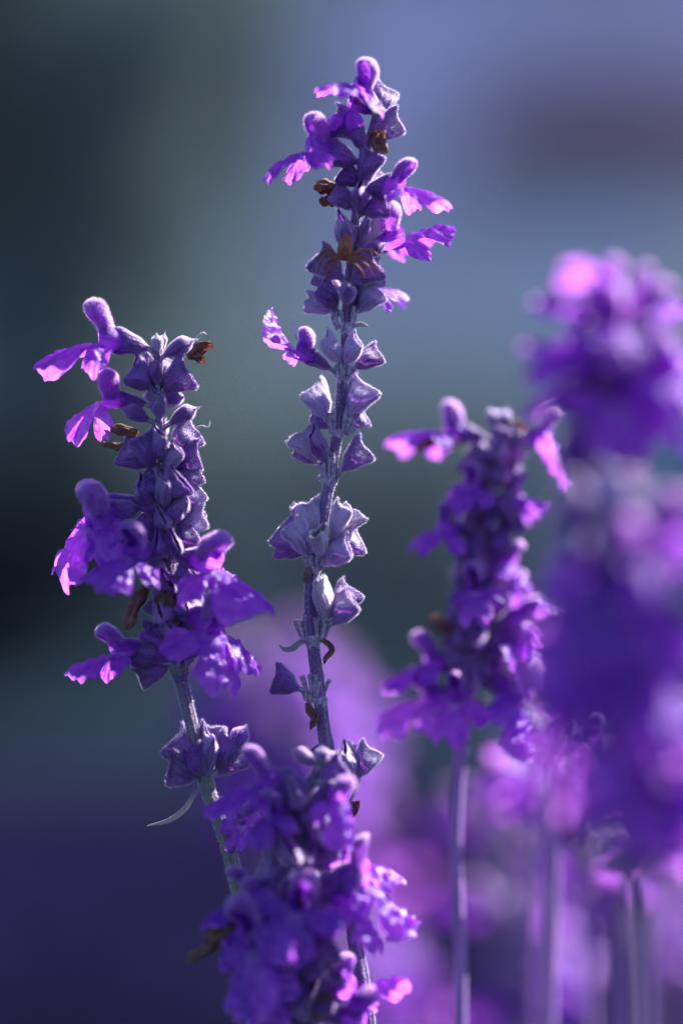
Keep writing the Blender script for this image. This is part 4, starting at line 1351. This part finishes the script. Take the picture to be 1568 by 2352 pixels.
# ================================================================ spider
def spider():
    bm_v = []
    root_w = C.P(792, 572, -62)
    mb = MB()
    def blob(c_, r, n=14, m_=10):
        th = np.linspace(0.001, np.pi - 0.001, m_); ph = np.linspace(0, 2 * np.pi, n, endpoint=False)
        T, Pp = np.meshgrid(th, ph, indexing='ij')
        mb.grid(np.stack([c_[0] + r[0] * np.sin(T) * np.cos(Pp), c_[1] + r[1] * np.sin(T) * np.sin(Pp), c_[2] + r[2] * np.cos(T)], -1), None, True)
    import bmesh
    me = bpy.data.meshes.new('spider')
    V, E, Rd = [], [], []
    def add(p, r, prev=None):
        V.append(tuple(p)); Rd.append(r)
        if prev is not None:
            E.append((prev, len(V) - 1))
        return len(V) - 1
    q = U
    def w(x, y, d):
        return np.array([(x - 792) * q, d * q, (572 - y) * q])
    th_ = add(w(790, 585, 0), 13 * q)
    ab1 = add(w(792, 565, -4), 17 * q, th_)
    ab2 = add(w(796, 548, -2), 15 * q, ab1)
    add(w(798, 538, 0), 7 * q, ab2)
    hd = add(w(786, 598, -2), 9 * q, th_)
    legs = [[(772, 585, -4), (752, 570, -14), (738, 582, -6), (727, 598, 6)], [(770, 592, -4), (752, 580, -12), (736, 602, -4), (728, 628, 6)],
            [(774, 597, -4), (760, 594, -14), (744, 612, -8), (752, 640, 4)], [(776, 600, -4), (764, 606, -10), (756, 622, -4), (746, 632, 2)],
            [(806, 586, -4), (832, 575, -14), (856, 578, -8), (872, 588, 4)], [(808, 592, -4), (836, 590, -14), (858, 606, -10), (870, 626, 0)],
            [(808, 598, -4), (826, 600, -14), (846, 612, -8), (852, 632, 0)], [(804, 602, -4), (818, 610, -10), (830, 622, -4), (838, 640, 2)]]
    for lg in legs:
        pv = th_
        for i, pnt in enumerate(lg):
            pv = add(w(*pnt), (3.4, 3.0, 2.6, 1.5)[i] * q, pv)
    me.from_pydata(V, E, [])
    o = bpy.data.objects.new('spider', me)
    COL.objects.link(o)
    o.location = root_w
    sk_ = o.modifiers.new('skin', 'SKIN')
    bm = bmesh.new(); bm.from_mesh(me)
    lay = bm.verts.layers.skin.verify()
    bm.verts.ensure_lookup_table()
    for i, v_ in enumerate(bm.verts):
        v_[lay].radius = (Rd[i], Rd[i])
        v_[lay].use_root = (i == 0)
    bm.to_mesh(me); bm.free()
    sb = o.modifiers.new('sub', 'SUBSURF'); sb.levels = 2; sb.render_levels = 2
    me.materials.append(M_SPIDER)
    o['label'] = 'small orange brown spider clinging head down among the upper calyxes of the tallest stalk'
    o['category'] = 'spider'
spider()
